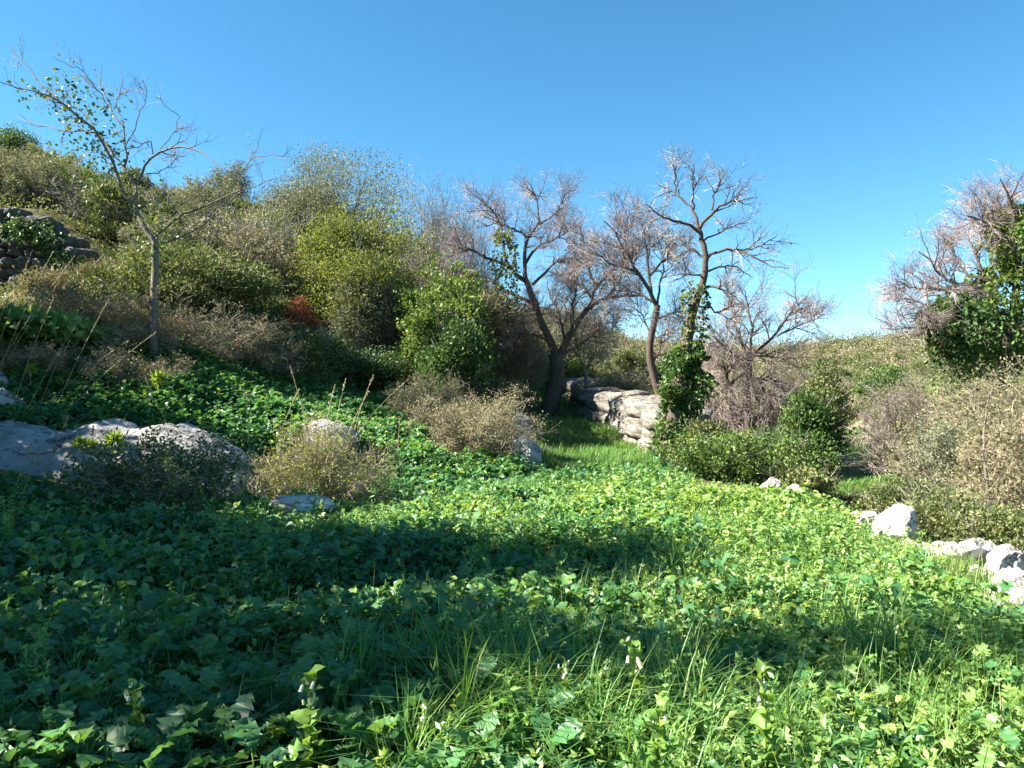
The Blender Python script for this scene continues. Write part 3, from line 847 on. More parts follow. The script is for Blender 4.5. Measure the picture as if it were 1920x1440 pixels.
def twig_bush(name, loc, rad, leafmat, twigmat, label, group=None, seed=0, n0=16, n1=9, n2=10, nleaf=4000, leaf=0.05, tint=(0.5, 0.2), tr=0.005, cat="bush", up=0.12):
    """tangle of thin twigs with sparse small leaves"""
    r = np.random.default_rng(seed + 3000)
    rad = np.asarray(rad, dtype=float)
    root = thing(name, loc, label, cat, group)
    d = rand_dirs(n0, r)
    d[:, 2] = np.abs(d[:, 2]) * 1.1 + 0.25
    st = np.concatenate([r.normal(size=(n0, 2)) * rad[:2] * 0.22, np.full((n0, 1), -0.08)], 1)
    R = float(np.mean(rad))
    a = grow(st, d * rad, r.uniform(0.7, 1.15, n0) * R * 1.25, 6, 0.3, 0.02, r)
    ra = taper(n0, 6, tr * 3.2, tr * 1.3)
    s1, d1, p1 = sprout(a, ra, n1, 0.25, 1.0, 0.75, r)
    b = grow(s1, d1, r.uniform(0.3, 0.7, len(s1)) * R, 5, 0.45, up * 0.4, r)
    rb = taper(len(s1), 5, tr * 1.4, tr * 0.8)
    s2, d2, p2 = sprout(b, rb, n2, 0.2, 1.0, 0.8, r)
    c = grow(s2, d2, r.uniform(0.12, 0.4, len(s2)) * R, 4, 0.55, up * 0.2, r)
    fac = np.array([rad[0] / np.percentile(np.abs(c[..., 0]), 97), rad[1] / np.percentile(np.abs(c[..., 1]), 97), rad[2] / np.percentile(c[..., 2], 99.3)])
    a, b, c = a * fac, b * fac, c * fac
    mb = MB()
    mb.add(*tubes(a, ra, 4), c=0.3)
    mb.add(*tubes(b, rb, 3), c=np.repeat(np.clip(r.normal(0.5, 0.2, len(s1)), 0, 1), 15))
    mb.add(*tubes(c, taper(len(s2), 4, tr * 0.85, tr * 0.5), 3), c=np.repeat(np.clip(r.normal(0.65, 0.22, len(s2)), 0, 1), 12))
    mb.build("branches", twigmat, root)
    if nleaf:
        j = r.integers(len(c), size=nleaf)
        kk = r.integers(1, 4, size=nleaf)
        pos = c[j, kk] + r.normal(size=(nleaf, 3)) * 0.04 * R
        dd = norm(rand_dirs(nleaf, r) + np.array([0, 0, 0.3]))
        v, t = leaves(pos, dd, leaf * r.uniform(0.6, 1.4, nleaf), 0.5, r=r)
        MB().add(v, t=t, c=np.repeat(np.clip(r.normal(tint[0], tint[1], nleaf), 0, 1), 4)).build("foliage", leafmat, root)["kind"] = "stuff"
    return root

def traced_limbs(limbs, Y, conv=None, spread=1.0, seed=0, K=12):
    """limbs: lists of (px,py) with start/end widths in px; each limb gets its own depth drift"""
    r = np.random.default_rng(seed)
    out, rad = [], []
    for L in limbs:
        pts, w0, w1 = L[0], L[1], L[2]
        dy0 = L[3] if len(L) > 3 else 0.0
        dy1 = L[4] if len(L) > 4 else dy0 + r.normal(0, 0.9) * spread
        pts = np.array([conv(*q) for q in pts] if conv else pts, dtype=float)
        ln = smooth_line(pts, K)
        w = np.array([P(ln[k, 0], ln[k, 1], Y + dy0 + (dy1 - dy0) * (k / (K - 1)) ** 1.3) for k in range(K)])
        w[1:-1] += r.normal(size=(K - 2, 3)) * (0.006 if w0 > 14 else 0.02) * spread
        out.append(w)
        rad.append(np.linspace(w0, w1, K) / F * Y / 2)
    return np.array(out), np.array(rad)

def bare_tree(name, base, pl, rad, label, barkmat, twigmat, seed=0, n1=6, n2=7, n3=6, L1=1.0, L2=0.55, L3=0.3, tr=0.0055, skip=1, up=0.08, cat="tree", group=None, t0=0.25, ang=0.8, wander=0.32, buds=0):
    """leafless tree: traced limbs, then three orders of shoots"""
    r = np.random.default_rng(seed + 500)
    root = thing(name, base, label, cat, group)
    b = np.asarray(base)
    pl = pl - b
    tk = MB()
    v, q = tubes(pl[:skip], rad[:skip], 9)
    v = v + norm(v - pl[:skip].reshape(-1, 3).repeat(9, 0)) * (0.05 * rad[:skip].reshape(-1).repeat(9)[:, None]) * fbm(v * 6, 3, seed)[:, None]
    tk.add(v, q=q, c=0.45)
    tk.build("trunk", barkmat, root, smooth=True)
    lb = MB()
    lb.add(*tubes(pl[skip:], rad[skip:], 6), c=0.4)
    A, RA = pl[skip:], rad[skip:]
    s1, d1, p1 = sprout(A, RA, n1, t0, 0.86, ang, r)
    l1 = r.uniform(0.5, 1.2, len(s1)) * L1
    B = grow(s1, d1, l1, 6, wander, up, r)
    RB = taper(len(s1), 6, np.minimum(p1 * 0.65, 0.02) + 0.002, tr * 0.9)
    lb.add(*tubes(B, RB, 4), c=0.45)
    limb_ob = lb.build("limbs", barkmat, root, smooth=True)
    tw = MB()
    tips = np.concatenate([A, ], 0)
    s2, d2, p2 = sprout(B, RB, n2, 0.15, 1.0, ang * 0.9, r)
    C2 = grow(s2, d2, r.uniform(0.5, 1.2, len(s2)) * L2, 5, wander, up * 0.7, r)
    RC = taper(len(s2), 5, np.minimum(p2 * 0.7, 0.011) + 0.001, tr * 0.75)
    tw.add(*tubes(C2, RC, 3), c=np.repeat(np.clip(r.normal(0.5, 0.2, len(s2)), 0, 1), 15))
    if n3:
        s3, d3, p3 = sprout(C2, RC, n3, 0.15, 1.0, ang, r)
        D3 = grow(s3, d3, r.uniform(0.4, 1.2, len(s3)) * L3, 4, wander, up * 0.4, r)
        tw.add(*tubes(D3, taper(len(s3), 4, tr * 0.7, tr * 0.45), 3), c=np.repeat(np.clip(r.normal(0.62, 0.22, len(s3)), 0, 1), 12))
    tag(tw.build("twigs", twigmat, limb_ob), kind="stuff")
    if buds:
        src = D3 if n3 else C2
        j = r.integers(len(src), size=buds)
        v, t = leaves(src[j, -1], rand_dirs(buds, r), r.uniform(0.04, 0.08, buds), 0.6, r=r)
        MB().add(v, t=t, c=0.1).build("withered_leaves", M['tan'], limb_ob)["kind"] = "stuff"
    return root

def ivy(root, name, path, radius, n, leaf, seed, mat='dark', tint=(0.5, 0.25), base=None):
    """leaves clinging round a polyline (world points) as a child of the tree"""
    r = np.random.default_rng(seed + 900)
    path = np.asarray(path, dtype=float)
    K = len(path)
    radius = np.interp(np.linspace(0, 1, 40), np.linspace(0, 1, len(radius)), radius)
    t = r.uniform(0, 1, n) * (K - 1)
    i = np.minimum(t.astype(int), K - 2)
    f = (t - i)[:, None]
    p = path[i] * (1 - f) + path[i + 1] * f
    rr = np.interp(t / (K - 1), np.linspace(0, 1, 40), radius)
    d = rand_dirs(n, r); d[:, 2] *= 0.35
    d = norm(d)
    bulge = 1 + 0.75 * vnoise(p * 2.2 + d * 1.5 + seed, seed) + 0.3 * vnoise(p * 5 + d * 2, seed + 1)
    kp = vnoise(p * 2.6 + d * 1.2, seed + 7) > -0.32
    p, d, rr, bulge = p[kp], d[kp], rr[kp], bulge[kp]
    n = len(p)
    pos = p + d * (rr * bulge * r.uniform(0.55, 1.05, n) ** 0.6)[:, None]
    dd = norm(d * 0.6 + np.array([0, 0, -0.55]) + r.normal(size=(n, 3)) * 0.5)
    b = np.array(root.location)
    tn = tint[0] + 0.2 * vnoise(pos * 1.7, seed + 3)
    v, tr_ = leaves(pos - b, dd, leaf * r.uniform(0.6, 1.35, n), 0.85, r=r)
    return MB().add(v, t=tr_, c=np.repeat(np.clip(tn + r.normal(0, tint[1] * 0.7, n), 0, 1), 4)).build(name, M[mat], root)

# ---- bare tree on the left bank -------------------------------------------------
Z1 = lambda x, y: (x / 3.0, 60 + y / 3.0)
YA = 16.0
limbsA = [
 ([(868, 1830), (862, 1700), (868, 1500), (872, 1300), (874, 1180)], 19, 17, 0, 0),
 ([(874, 1190), (800, 1080), (760, 980)], 16, 13, 0, 0.1),
 ([(760, 980), (690, 900), (655, 770), (600, 650), (550, 560), (400, 440), (250, 340), (170, 320), (0, 280)], 12, 2.0, 0.1, -0.9),
 ([(400, 440), (320, 370), (220, 290), (140, 180), (40, 70)], 6, 1.6, -0.3, 0.4),
 ([(760, 990), (765, 860), (700, 765), (640, 690), (600, 620)], 9, 5, 0.1, 0.6),
 ([(765, 860), (800, 800), (860, 680), (960, 650), (1120, 660), (1200, 740), (1260, 800)], 9, 2.0, 0.1, -0.8),
 ([(700, 760), (710, 620), (690, 530), (610, 410), (560, 280), (570, 180)], 7, 1.6, 0.2, 1.0),
 ([(705, 640), (760, 560), (790, 450), (845, 360), (800, 270)], 4, 1.4, 0.3, -0.4),
 ([(860, 690), (850, 600), (780, 640), (640, 690)], 4, 2, 0.0, -0.5),
 ([(700, 540), (650, 430), (680, 320), (685, 200)], 4, 1.4, 0.4, 1.1),
 ([(900, 660), (980, 560), (1020, 470), (870, 370)], 3, 1.2, -0.2, -0.8),
 ([(870, 1150), (960, 1080), (1050, 1020), (1200, 950), (1330, 905), (1450, 850), (1570, 820)], 8, 1.6, 0, -0.7),
 ([(1330, 900), (1370, 780), (1430, 700), (1550, 690), (1600, 720)], 4, 1.3, -0.4, -0.9),
 ([(940, 1180), (1100, 1120), (1250, 980), (1340, 900)], 6, 2.5, 0.2, 0.5),
 ([(1020, 1030), (940, 930), (880, 870)], 3, 1.3, -0.1, 0.4),
 ([(550, 560), (430, 560), (260, 540), (140, 490), (60, 460)], 5, 1.5, -0.2, 0.9),
 ([(640, 690), (520, 520), (470, 450), (350, 400), (180, 330)], 6, 1.5, 0.4, 1.2),
 ([(820, 800), (900, 790), (960, 740), (1040, 690)], 4, 1.4, -0.1, 0.6),
 ([(610, 420), (500, 260), (440, 200), (300, 140)], 3, 1.2, 0.7, 0.2),
]
plA, rA = traced_limbs(limbsA, YA, Z1, 1.0, 3)
rA[1:] *= 0.62; rA[0] *= 0.8
baseA = G(plA[0, 0, 0], plA[0, 0, 1], -0.05)
plA[0, 0, 2] = baseA[2] - 0.1
treeA = bare_tree("bare_tree", baseA, plA, rA, "slender grey bare tree with pale straight trunk leaning over the left bank", M['bark_grey'], M['twig_grey'], seed=1,
                  n1=4, n2=4, n3=3, L1=0.5, L2=0.34, L3=0.18, tr=0.0026, up=0.12, skip=2, wander=0.35)
def clumps(root, name, spots, Y, n, leaf, mat, seed, tint=(0.5, 0.2)):
    r = np.random.default_rng(seed)
    b = np.array(root.location)
    pos, cnt = [], 0
    for (px, py, rx, ry, dy) in spots:
        k = int(n * rx * ry / sum(a[2] * a[3] for a in spots))
        c = P(px, py, Y + dy)
        q = r.normal(size=(k, 3)) * np.array([rx / F * Y, 0.25, ry / F * Y]) * 0.5
        pos.append(c + q)
    pos = np.concatenate(pos) - b
    k = len(pos)
    v, t = leaves(pos, norm(rand_dirs(k, r) + np.array([0, 0, -0.6])), leaf * r.uniform(0.6, 1.3, k), 0.7, r=r)
    return MB().add(v, t=t, c=np.repeat(np.clip(r.normal(tint[0], tint[1], k), 0, 1), 4)).build(name, M[mat], root)
clumps(treeA, "ivy", [(118, 155, 40, 50, -0.2), (135, 190, 40, 60, -0.3), (150, 225, 60, 50, 0), (195, 285, 55, 60, 0), (185, 330, 60, 70, 0), (290, 425, 50, 70, -0.2), (150, 270, 70, 50, 0.3), (195, 190, 40, 40, 0.6), (60, 175, 40, 30, 0)], YA, 950, 0.09, 'dark', 5, (0.55, 0.25))

# ---- leafless trees by the path --------------------------------------------------
Z5 = lambda x, y: (840 + x * 0.34375, 280 + y * 0.34375)
YB = 26.0
limbsB = [
 ([(545, 1460), (575, 1330), (600, 1210), (592, 1120)], 34, 26, 0, 0),
 ([(592, 1125), (550, 1030), (510, 950), (480, 870), (450, 780), (420, 700)], 17, 11, 0, -0.3),
 ([(420, 700), (412, 610), (432, 480), (505, 410), (490, 300), (470, 200), (410, 150)], 9, 1.5, -0.3, 0.8),
 ([(425, 620), (490, 520), (570, 500), (650, 450), (720, 400)], 6, 1.4, -0.3, -1.4),
 ([(420, 715), (370, 700), (330, 640), (230, 600), (150, 550), (60, 530), (0, 520)], 9, 1.5, -0.3, -1.2),
 ([(470, 850), (380, 800), (300, 770), (220, 690), (120, 680), (30, 650)], 8, 1.6, -0.1, 1.0),
 ([(330, 640), (300, 560), (300, 430), (240, 320), (170, 270), (80, 220)], 6, 1.4, -0.6, 0.4),
 ([(440, 480), (360, 440), (280, 400), (200, 420)], 5, 1.3, -0.1, 1.3),
 ([(460, 740), (560, 640), (610, 590), (700, 590), (740, 650)], 6, 1.4, -0.3, -1.6),
 ([(500, 410), (580, 360), (620, 290), (660, 260)], 4, 1.3, 0.2, 1.1),
 ([(610, 1130), (660, 1020), (720, 910), (800, 830), (880, 805), (960, 800), (1060, 800)], 15, 2.2, 0, -1.0),
 ([(800, 830), (760, 770), (700, 730), (620, 690), (560, 660)], 6, 1.4, -0.3, 0.9),
 ([(815, 745), (760, 660), (742, 560), (740, 480), (720, 420)], 6, 1.5, -0.3, 0.4),
 ([(770, 860), (815, 740), (900, 660), (990, 600), (1060, 560)], 7, 1.5, -0.2, -1.5),
 ([(640, 1060), (620, 960), (600, 880), (560, 800), (540, 720)], 6, 1.5, 0, 1.2),
 ([(690, 960), (680, 860), (700, 780), (690, 680)], 5, 1.4, -0.1, -1.0),
 ([(620, 1120), (700, 1080), (790, 1010), (850, 920), (900, 870)], 6, 1.4, 0, 1.3),
 ([(560, 1050), (470, 1010), (400, 1000), (330, 1030)], 5, 1.3, 0, -1.1),
 ([(860, 810), (930, 720), (960, 640), (950, 560)], 5, 1.4, -0.4, 0.6),
]
plB, rB = traced_limbs(limbsB, YB, Z5, 1.0, 4)
baseB = G(plB[0, 0, 0], plB[0, 0, 1], -0.05); plB[0, 0, 2] = baseB[2] - 0.1
treeB = bare_tree("bare_tree", baseB, plB, rB, "spreading bare tree with dark forked trunk standing on the grassy path", M['bark_dark'], M['twig_pink'], seed=2,
                  n1=13, n2=10, n3=7, L1=0.9, L2=0.6, L3=0.34, tr=0.0042, up=0.04, buds=120)
ivy(treeB, "ivy", [P(*Z5(300, 1000), YB - .6), P(*Z5(290, 850), YB - .7), P(*Z5(310, 700), YB - .7), P(*Z5(320, 560), YB - .6), P(*Z5(290, 450), YB - .4)], [0.5, 0.55, 0.45, 0.35, 0.2], 2200, 0.10, 6, 'olive', (0.45, 0.25))
ivy(treeB, "trunk_ivy", plB[0] - 0, [0.4, 0.33, 0.3, 0.2], 900, 0.07, 8, 'dark', (0.25, 0.2))

YD = 24.0
limbsD = [
 ([(1175, 1450), (1150, 1330), (1110, 1200), (1095, 1050), (1130, 940), (1142, 850)], 16, 12, 0, 0),
 ([(1142, 860), (1100, 765), (1050, 690), (1000, 600), (950, 520), (900, 430), (850, 390)], 9, 1.5, 0, -1.0),
 ([(1110, 790), (1090, 640), (1080, 500), (1050, 350), (1030, 270)], 6, 1.4, 0, 0.9),
 ([(1000, 600), (960, 480), (990, 330)], 4, 1.3, -0.5, 0.4),
 ([(1140, 860), (1080, 800), (980, 770), (900, 780), (830, 760)], 6, 1.4, 0, 1.0),
 ([(1090, 700), (1180, 600), (1240, 520), (1220, 430)], 5, 1.3, 0.2, -0.8),
 ([(1050, 690), (960, 640), (880, 620), (800, 560)], 5, 1.3, -0.3, -1.3),
 ([(1130, 930), (1200, 900), (1280, 880)], 5, 1.4, 0, -0.6),
 ([(1100, 1000), (1060, 900), (1000, 860)], 4, 1.3, 0, 0.7),
 ([(1142, 850), (1150, 740), (1190, 640), (1160, 520), (1130, 440)], 5, 1.3, 0, 0.8),
 ([(1120, 1180), (1180, 1000), (1230, 1050)], 4, 1.3, 0, -0.5),
]
plD, rD = traced_limbs(limbsD, YD, Z5, 1.0, 5)
baseD = G(plD[0, 0, 0], plD[0, 0, 1], -0.05); plD[0, 0, 2] = baseD[2] - 0.1
treeD = bare_tree("bare_tree", baseD, plD, rD, "crooked thin bare tree behind the stone wall with pinkish twigs", M['bark_dark'], M['twig_pink'], seed=3,
                  n1=12, n2=9, n3=7, L1=0.95, L2=0.6, L3=0.32, tr=0.0042, up=0.04, buds=60)

YE = 17.8
limbsE = [
 ([(1195, 1690), (1220, 1560), (1260, 1350), (1290, 1180), (1310, 1000), (1330, 880), (1370, 780)], 36, 15, 0, 0),
 ([(1370, 785), (1400, 700), (1405, 600), (1390, 500), (1365, 430)], 14, 8.5, 0, 0),
 ([(1365, 450), (1290, 400), (1200, 380), (1130, 340), (1080, 300)], 6, 1.5, 0, -0.8),
 ([(1365, 430), (1340, 330), (1290, 270), (1220, 220), (1140, 190)], 7, 1.5, 0, 0.7),
 ([(1240, 235), (1240, 120), (1245, 30)], 3.5, 1.3, 0.4, 0.2),
 ([(1370, 440), (1420, 370), (1470, 310), (1560, 290), (1680, 260)], 7, 1.5, 0, -0.7),
 ([(1440, 330), (1450, 250), (1500, 150), (1530, 100)], 4, 1.3, -0.2, 0.5),
 ([(1340, 330), (1335, 200), (1340, 80)], 4, 1.3, 0.3, -0.4),
 ([(1405, 605), (1450, 560), (1520, 540), (1600, 560), (1680, 590), (1750, 640), (1860, 650)], 6, 1.4, 0, -1.0),
 ([(1520, 545), (1640, 550), (1720, 520), (1800, 460)], 4, 1.3, -0.3, 0.5),
 ([(1400, 590), (1340, 550), (1270, 560), (1200, 640)], 5, 1.3, 0, 0.9),
 ([(1395, 690), (1300, 680), (1230, 720)], 4, 1.3, 0, -0.7),
 ([(1385, 760), (1480, 750), (1560, 800), (1600, 850)], 6, 1.5, 0, -0.9),
 ([(1400, 670), (1500, 630), (1580, 640), (1660, 700)], 5, 1.3, 0, 0.9),
 ([(1365, 560), (1250, 480), (1180, 500)], 3.5, 1.3, 0, 0.7),
 ([(1395, 500), (1480, 450), (1560, 420), (1640, 400)], 4, 1.3, 0, 0.8),
 ([(1350, 850), (1460, 880), (1540, 930), (1620, 960)], 5, 1.3, 0, -0.7),
]
plE, rE = traced_limbs(limbsE, YE, Z5, 0.8, 6)
baseE = G(plE[0, 0, 0], plE[0, 0, 1], -0.05); plE[0, 0, 2] = baseE[2] - 0.1
treeE = bare_tree("ivy_clad_tree", baseE, plE, rE, "tall leaning bare tree with ivy thick around its trunk at the wall end", M['bark_dark'], M['twig_grey'], seed=4,
                  n1=7, n2=5, n3=4, L1=0.62, L2=0.4, L3=0.22, tr=0.0032, up=0.05, skip=2, wander=0.38, buds=60)
pe = plE[0]
ivy(treeE, "ivy", [pe[0], pe[3], P(*Z5(1250, 1330), YE), P(*Z5(1310, 1180), YE), P(*Z5(1330, 1080), YE)], [0.30, 0.30, 0.34, 0.40, 0.46, 0.40, 0.2], 8000, 0.09, 12, 'dark', (0.55, 0.25))
ivy(treeE, "upper_ivy", [P(*Z5(1320, 1040), YE), P(*Z5(1325, 900), YE), P(*Z5(1360, 780), YE), P(*Z5(1370, 740), YE)], [0.3, 0.2, 0.24, 0.12], 700, 0.10, 14, 'olive', (0.4, 0.2))

YFt = 22.0
limbsF = [
 ([(1640, 1520), (1630, 1340), (1645, 1230), (1640, 1150)], 15, 10, 0, 0),
 ([(1640, 1170), (1700, 1080), (1790, 1020), (1840, 940), (1900, 850), (1960, 800)], 7, 1.5, 0, -0.6),
 ([(1640, 1160), (1560, 1120), (1480, 1050), (1420, 1000)], 7, 1.5, 0, -0.8),
 ([(1635, 1200), (1560, 1260), (1480, 1330), (1400, 1390)], 6, 1.4, 0, -1.0),
 ([(1640, 1150), (1600, 1020), (1550, 960), (1570, 860), (1520, 780)], 6, 1.4, 0, 0.8),
 ([(1645, 1150), (1660, 1000), (1640, 880), (1620, 760)], 6, 1.4, 0, -0.6),
 ([(1800, 1015), (1880, 980), (1980, 930), (2050, 900)], 4, 1.3, -0.4, 0.2),
 ([(1640, 1250), (1740, 1250), (1830, 1300), (1900, 1380)], 6, 1.4, 0, -0.9),
 ([(1640, 1300), (1720, 1360), (1800, 1450)], 5, 1.4, 0, -1.2),
 ([(1560, 1400), (1540, 1320), (1510, 1210), (1495, 1150)], 8, 3, -0.6, -0.8),
 ([(1640, 1180), (1560, 1180), (1460, 1180), (1380, 1220)], 5, 1.3, 0, 1.0),
 ([(1660, 1120), (1740, 1130), (1820, 1140), (1900, 1180)], 5, 1.3, 0, 1.0),
 ([(1560, 1270), (1480, 1400), (1440, 1500)], 4, 1.3, -0.6, -1.3),
 ([(1700, 1260), (1760, 1380), (1840, 1530), (1900, 1600)], 5, 1.3, -0.4, -1.6),
]
plF, rF = traced_limbs(limbsF, YFt, Z5, 1.0, 7)
baseF = G(plF[0, 0, 0], plF[0, 0, 1], -0.05); plF[0, 0, 2] = baseF[2] - 0.1
treeF = bare_tree("bare_tree", baseF, plF, rF, "low tangled bare tree with drooping twigs right of the ivy trunk", M['bark_dark'], M['twig_pink'], seed=5,
                  n1=12, n2=10, n3=7, L1=1.0, L2=0.62, L3=0.32, tr=0.0042, up=-0.01, buds=90, t0=0.1)

# slim young tree on the path with grey wispy crown
plC, rC = traced_limbs([([(1103, 772), (1101, 740), (1098, 700)], 8, 6.5, 0, 0), ([(1098, 702), (1088, 670), (1080, 645), (1072, 620)], 5, 1.5, 0, 0.6),
                        ([(1098, 700), (1112, 670), (1120, 640), (1130, 610)], 5, 1.5, 0, -0.6), ([(1114, 668), (1135, 650), (1150, 620), (1150, 580)], 3, 1.2, 0, -0.4),
                        ([(1086, 668), (1065, 640), (1060, 600)], 3, 1.2, 0, 0.5), ([(1110, 675), (1105, 630), (1100, 590)], 3, 1.2, 0, 0.4)], 28.0, None, 0.6, 8)
baseC = G(plC[0, 0, 0], plC[0, 0, 1], -0.05); plC[0, 0, 2] = baseC[2] - 0.1
treeC = bare_tree("young_tree", baseC, plC, rC, "slim young forked tree with thin grey trunk on the path", M['bark_grey'], M['twig_grey'], seed=6, n1=8, n2=7, n3=5, L1=0.8, L2=0.5, L3=0.3, tr=0.006, up=0.12, t0=0.4)
clumps(treeC, "foliage", [(1100, 600, 90, 90, 0), (1080, 630, 60, 60, 0.3), (1130, 610, 60, 70, -0.3)], 28.0, 2600, 0.07, 'grey', 9, (0.6, 0.2))

# big ivy-smothered tree at the right edge
YI = 16.0
Z7 = lambda x, y: (1440 + x * 0.25, 320 + y * 0.25)
limbsI = [
 ([(1860, 2300), (1850, 1900), (1830, 1500), (1800, 1250)], 40, 28, 0, 0),
 ([(1800, 1260), (1700, 1050), (1660, 860), (1600, 760), (1540, 560), (1480, 460)], 16, 1.8, 0, 0.6),
 ([(1810, 1300), (1850, 1000), (1880, 700), (1860, 400), (1800, 150), (1740, 60)], 20, 1.8, 0, -0.5),
 ([(1720, 1100), (1560, 1130), (1400, 1170), (1290, 1160), (1220, 1120), (1180, 1060), (1000, 1090)], 9, 1.6, 0, -0.6),
 ([(1680, 950), (1540, 900), (1330, 890), (1230, 890), (1120, 790), (1010, 740)], 9, 1.6, 0.1, 0.9),
 ([(1600, 880), (1400, 850), (1280, 780), (1220, 660), (1130, 610)], 7, 1.5, 0.2, -0.7),
 ([(1640, 830), (1450, 760), (1400, 600), (1300, 480)], 7, 1.5, 0.2, 1.1),
 ([(1860, 420), (1800, 370), (1720, 260), (1640, 170)], 6, 1.5, -0.2, 0.6),
 ([(1870, 500), (1700, 420), (1600, 380), (1500, 340)], 6, 1.5, -0.2, -0.8),
 ([(1880, 680), (1960, 400), (1980, 200), (1900, 60)], 8, 1.6, -0.3, 0.4),
 ([(1500, 1150), (1300, 1060), (1100, 980), (900, 920)], 6, 1.4, -0.2, 0.5),
 ([(1400, 1180), (1200, 1160), (1050, 1180), (900, 1190)], 5, 1.4, -0.2, -0.9),
 ([(1560, 620), (1620, 480), (1600, 330), (1650, 250)], 5, 1.4, 0.4, -0.2),
 ([(1230, 890), (1100, 880), (960, 830)], 4, 1.3, 0.6, -0.2),
]
plI, rI = traced_limbs(limbsI, YI, Z7, 0.8, 9)
baseI = G(plI[0, -1, 0], plI[0, 0, 1], -0.05); plI[0, 0] = baseI - np.array([0, 0, 0.1])
for k in range(1, 11): plI[0, k] = plI[0, 0] + (plI[0, 11] - plI[0, 0]) * k / 11
treeI = bare_tree("ivy_clad_tree", baseI, plI, rI, "old tree smothered in ivy with bare branches fanning out, at the scrub bank", M['bark_dark'], M['twig_pink'], seed=7,
                  n1=12, n2=9, n3=7, L1=0.68, L2=0.42, L3=0.22, tr=0.0030, up=0.05)
ivy(treeI, "ivy", [P(1880, 720, YI), P(1895, 620, YI), P(1910, 520, YI), P(1915, 440, YI), P(1900, 390, YI)], [1.0, 0.85, 0.75, 0.65, 0.45, 0.2], 16000, 0.09, 31, 'dark', (0.62, 0.22))
ivy(treeI, "side_ivy", [P(1790, 670, YI - .3), P(1780, 610, YI - .3), P(1790, 560, YI - .3)], [0.4, 0.55, 0.5, 0.25], 6500, 0.08, 33, 'dark', (0.45, 0.22))

# bare pinkish shrub and dead sapling on the right
plJ, rJ = traced_limbs([([(1698, 912), (1685, 875), (1672, 845)], 7, 5, 0, 0), ([(1672, 846), (1668, 810), (1660, 770), (1650, 740)], 4, 1.3, 0, 0.5), ([(1673, 848), (1640, 820), (1610, 800)], 4, 1.3, 0, -0.5),
                        ([(1676, 855), (1700, 810), (1720, 780), (1740, 755)], 4, 1.3, 0, 0.3), ([(1690, 890), (1730, 860), (1760, 830)], 4, 1.3, 0, -0.4), ([(1690, 890), (1660, 880), (1630, 850)], 3.5, 1.3, 0, -0.4),
                        ([(1672, 845), (1690, 800), (1690, 760)], 3.5, 1.3, 0, 0.6)], 17.0, None, 0.6, 10)
baseJ = G(plJ[0, 0, 0], plJ[0, 0, 1], -0.05); plJ[0, 0, 2] = baseJ[2] - 0.1
bare_tree("bare_shrub", baseJ, plJ, rJ, "small bare shrub of fine pinkish twigs beside the lower track", M['bark_grey'], M['twig_pink'], seed=8, n1=9, n2=7, n3=5, L1=0.6, L2=0.4, L3=0.22, tr=0.0045, up=0.08, t0=0.2, cat="shrub")
plS, rS = traced_limbs([([(1858, 948), (1848, 890), (1843, 852), (1846, 800), (1855, 740)], 7, 3, 0, 0.1), ([(1843, 850), (1870, 845), (1900, 830), (1910, 820)], 4, 1.5, 0, -0.3), ([(1850, 900), (1865, 870), (1872, 850)], 3, 1.3, 0, 0.3),
                        ([(1846, 800), (1830, 770), (1820, 740)], 3, 1.2, 0, 0.2)], 10.8, None, 0.4, 12)
baseS = G(plS[0, 0, 0], plS[0, 0, 1], -0.05); plS[0, 0, 2] = baseS[2] - 0.1
bare_tree("dead_sapling", baseS, plS, rS, "pale dead sapling stem poking from the right scrub bank", M['bark_grey'], M['twig_tan'], seed=9, n1=5, n2=4, n3=3, L1=0.4, L2=0.25, L3=0.15, tr=0.003, cat="sapling")

# ---- evergreen and scrub bushes placed from the photograph -----------------------
def at(px, Y, dz=0.0):
    x = (px - 960) / F * Y
    return G(x, Y, dz)
def sized(px, Y, top_py, wpx):
    """ground point and radii so that the crown reaches top_py and is wpx wide"""
    b = at(px, Y)
    h = P(px, top_py, Y)[2] - b[2]
    w = wpx / F * Y / 2
    return b, w, h
def leafy(px, Y, top, wpx, lab, leafm, seed, bark='bark_dark', depth=None, name="bush", **kw):
    b, w, h = sized(px, Y, top, wpx)
    return bush(name, b, (w, depth or w, h / 1.95), M[leafm], M[bark], lab, seed=seed, **kw)
leafy(655, 23.6, 396, 235, "big rounded yellow-green bush, brightest on the slope", 'yellow', 1, nleaf=34000, leaf=0.085, nclump=900, clump=0.10, lobes=14, tint=(0.38, 0.25), name="round_bush")
leafy(700, 22.5, 520, 130, "grey-green bush leaning against the big rounded bush", 'grey', 2, nleaf=20000, leaf=0.07, nclump=600, clump=0.12, lobes=9, tint=(0.35, 0.2))
leafy(640, 32, 292, 260, "tall grey-leaved wild olive tree on the skyline", 'grey', 3, nleaf=42000, leaf=0.08, nclump=700, clump=0.13, spiky=0.25, tint=(0.6, 0.2), name="olive_tree", cat="tree")
leafy(560, 29, 345, 170, "grey olive tree just below the skyline olive", 'grey', 4, nleaf=16000, leaf=0.085, nclump=420, clump=0.13, spiky=0.2, tint=(0.5, 0.2), name="olive_tree", cat="tree")
leafy(830, 21.5, 510, 150, "upright ivy-covered bush, leafy green above and dark below", 'dark', 5, nleaf=30000, leaf=0.09, nclump=800, clump=0.075, lobes=18, spiky=0.5, tint=(0.7, 0.22), asp=0.8, name="ivy_bush")
leafy(850, 19.8, 610, 130, "dark leafy bush at the foot of the ivy-covered bush", 'dark', 6, nleaf=13000, leaf=0.085, tint=(0.35, 0.22), asp=0.8)
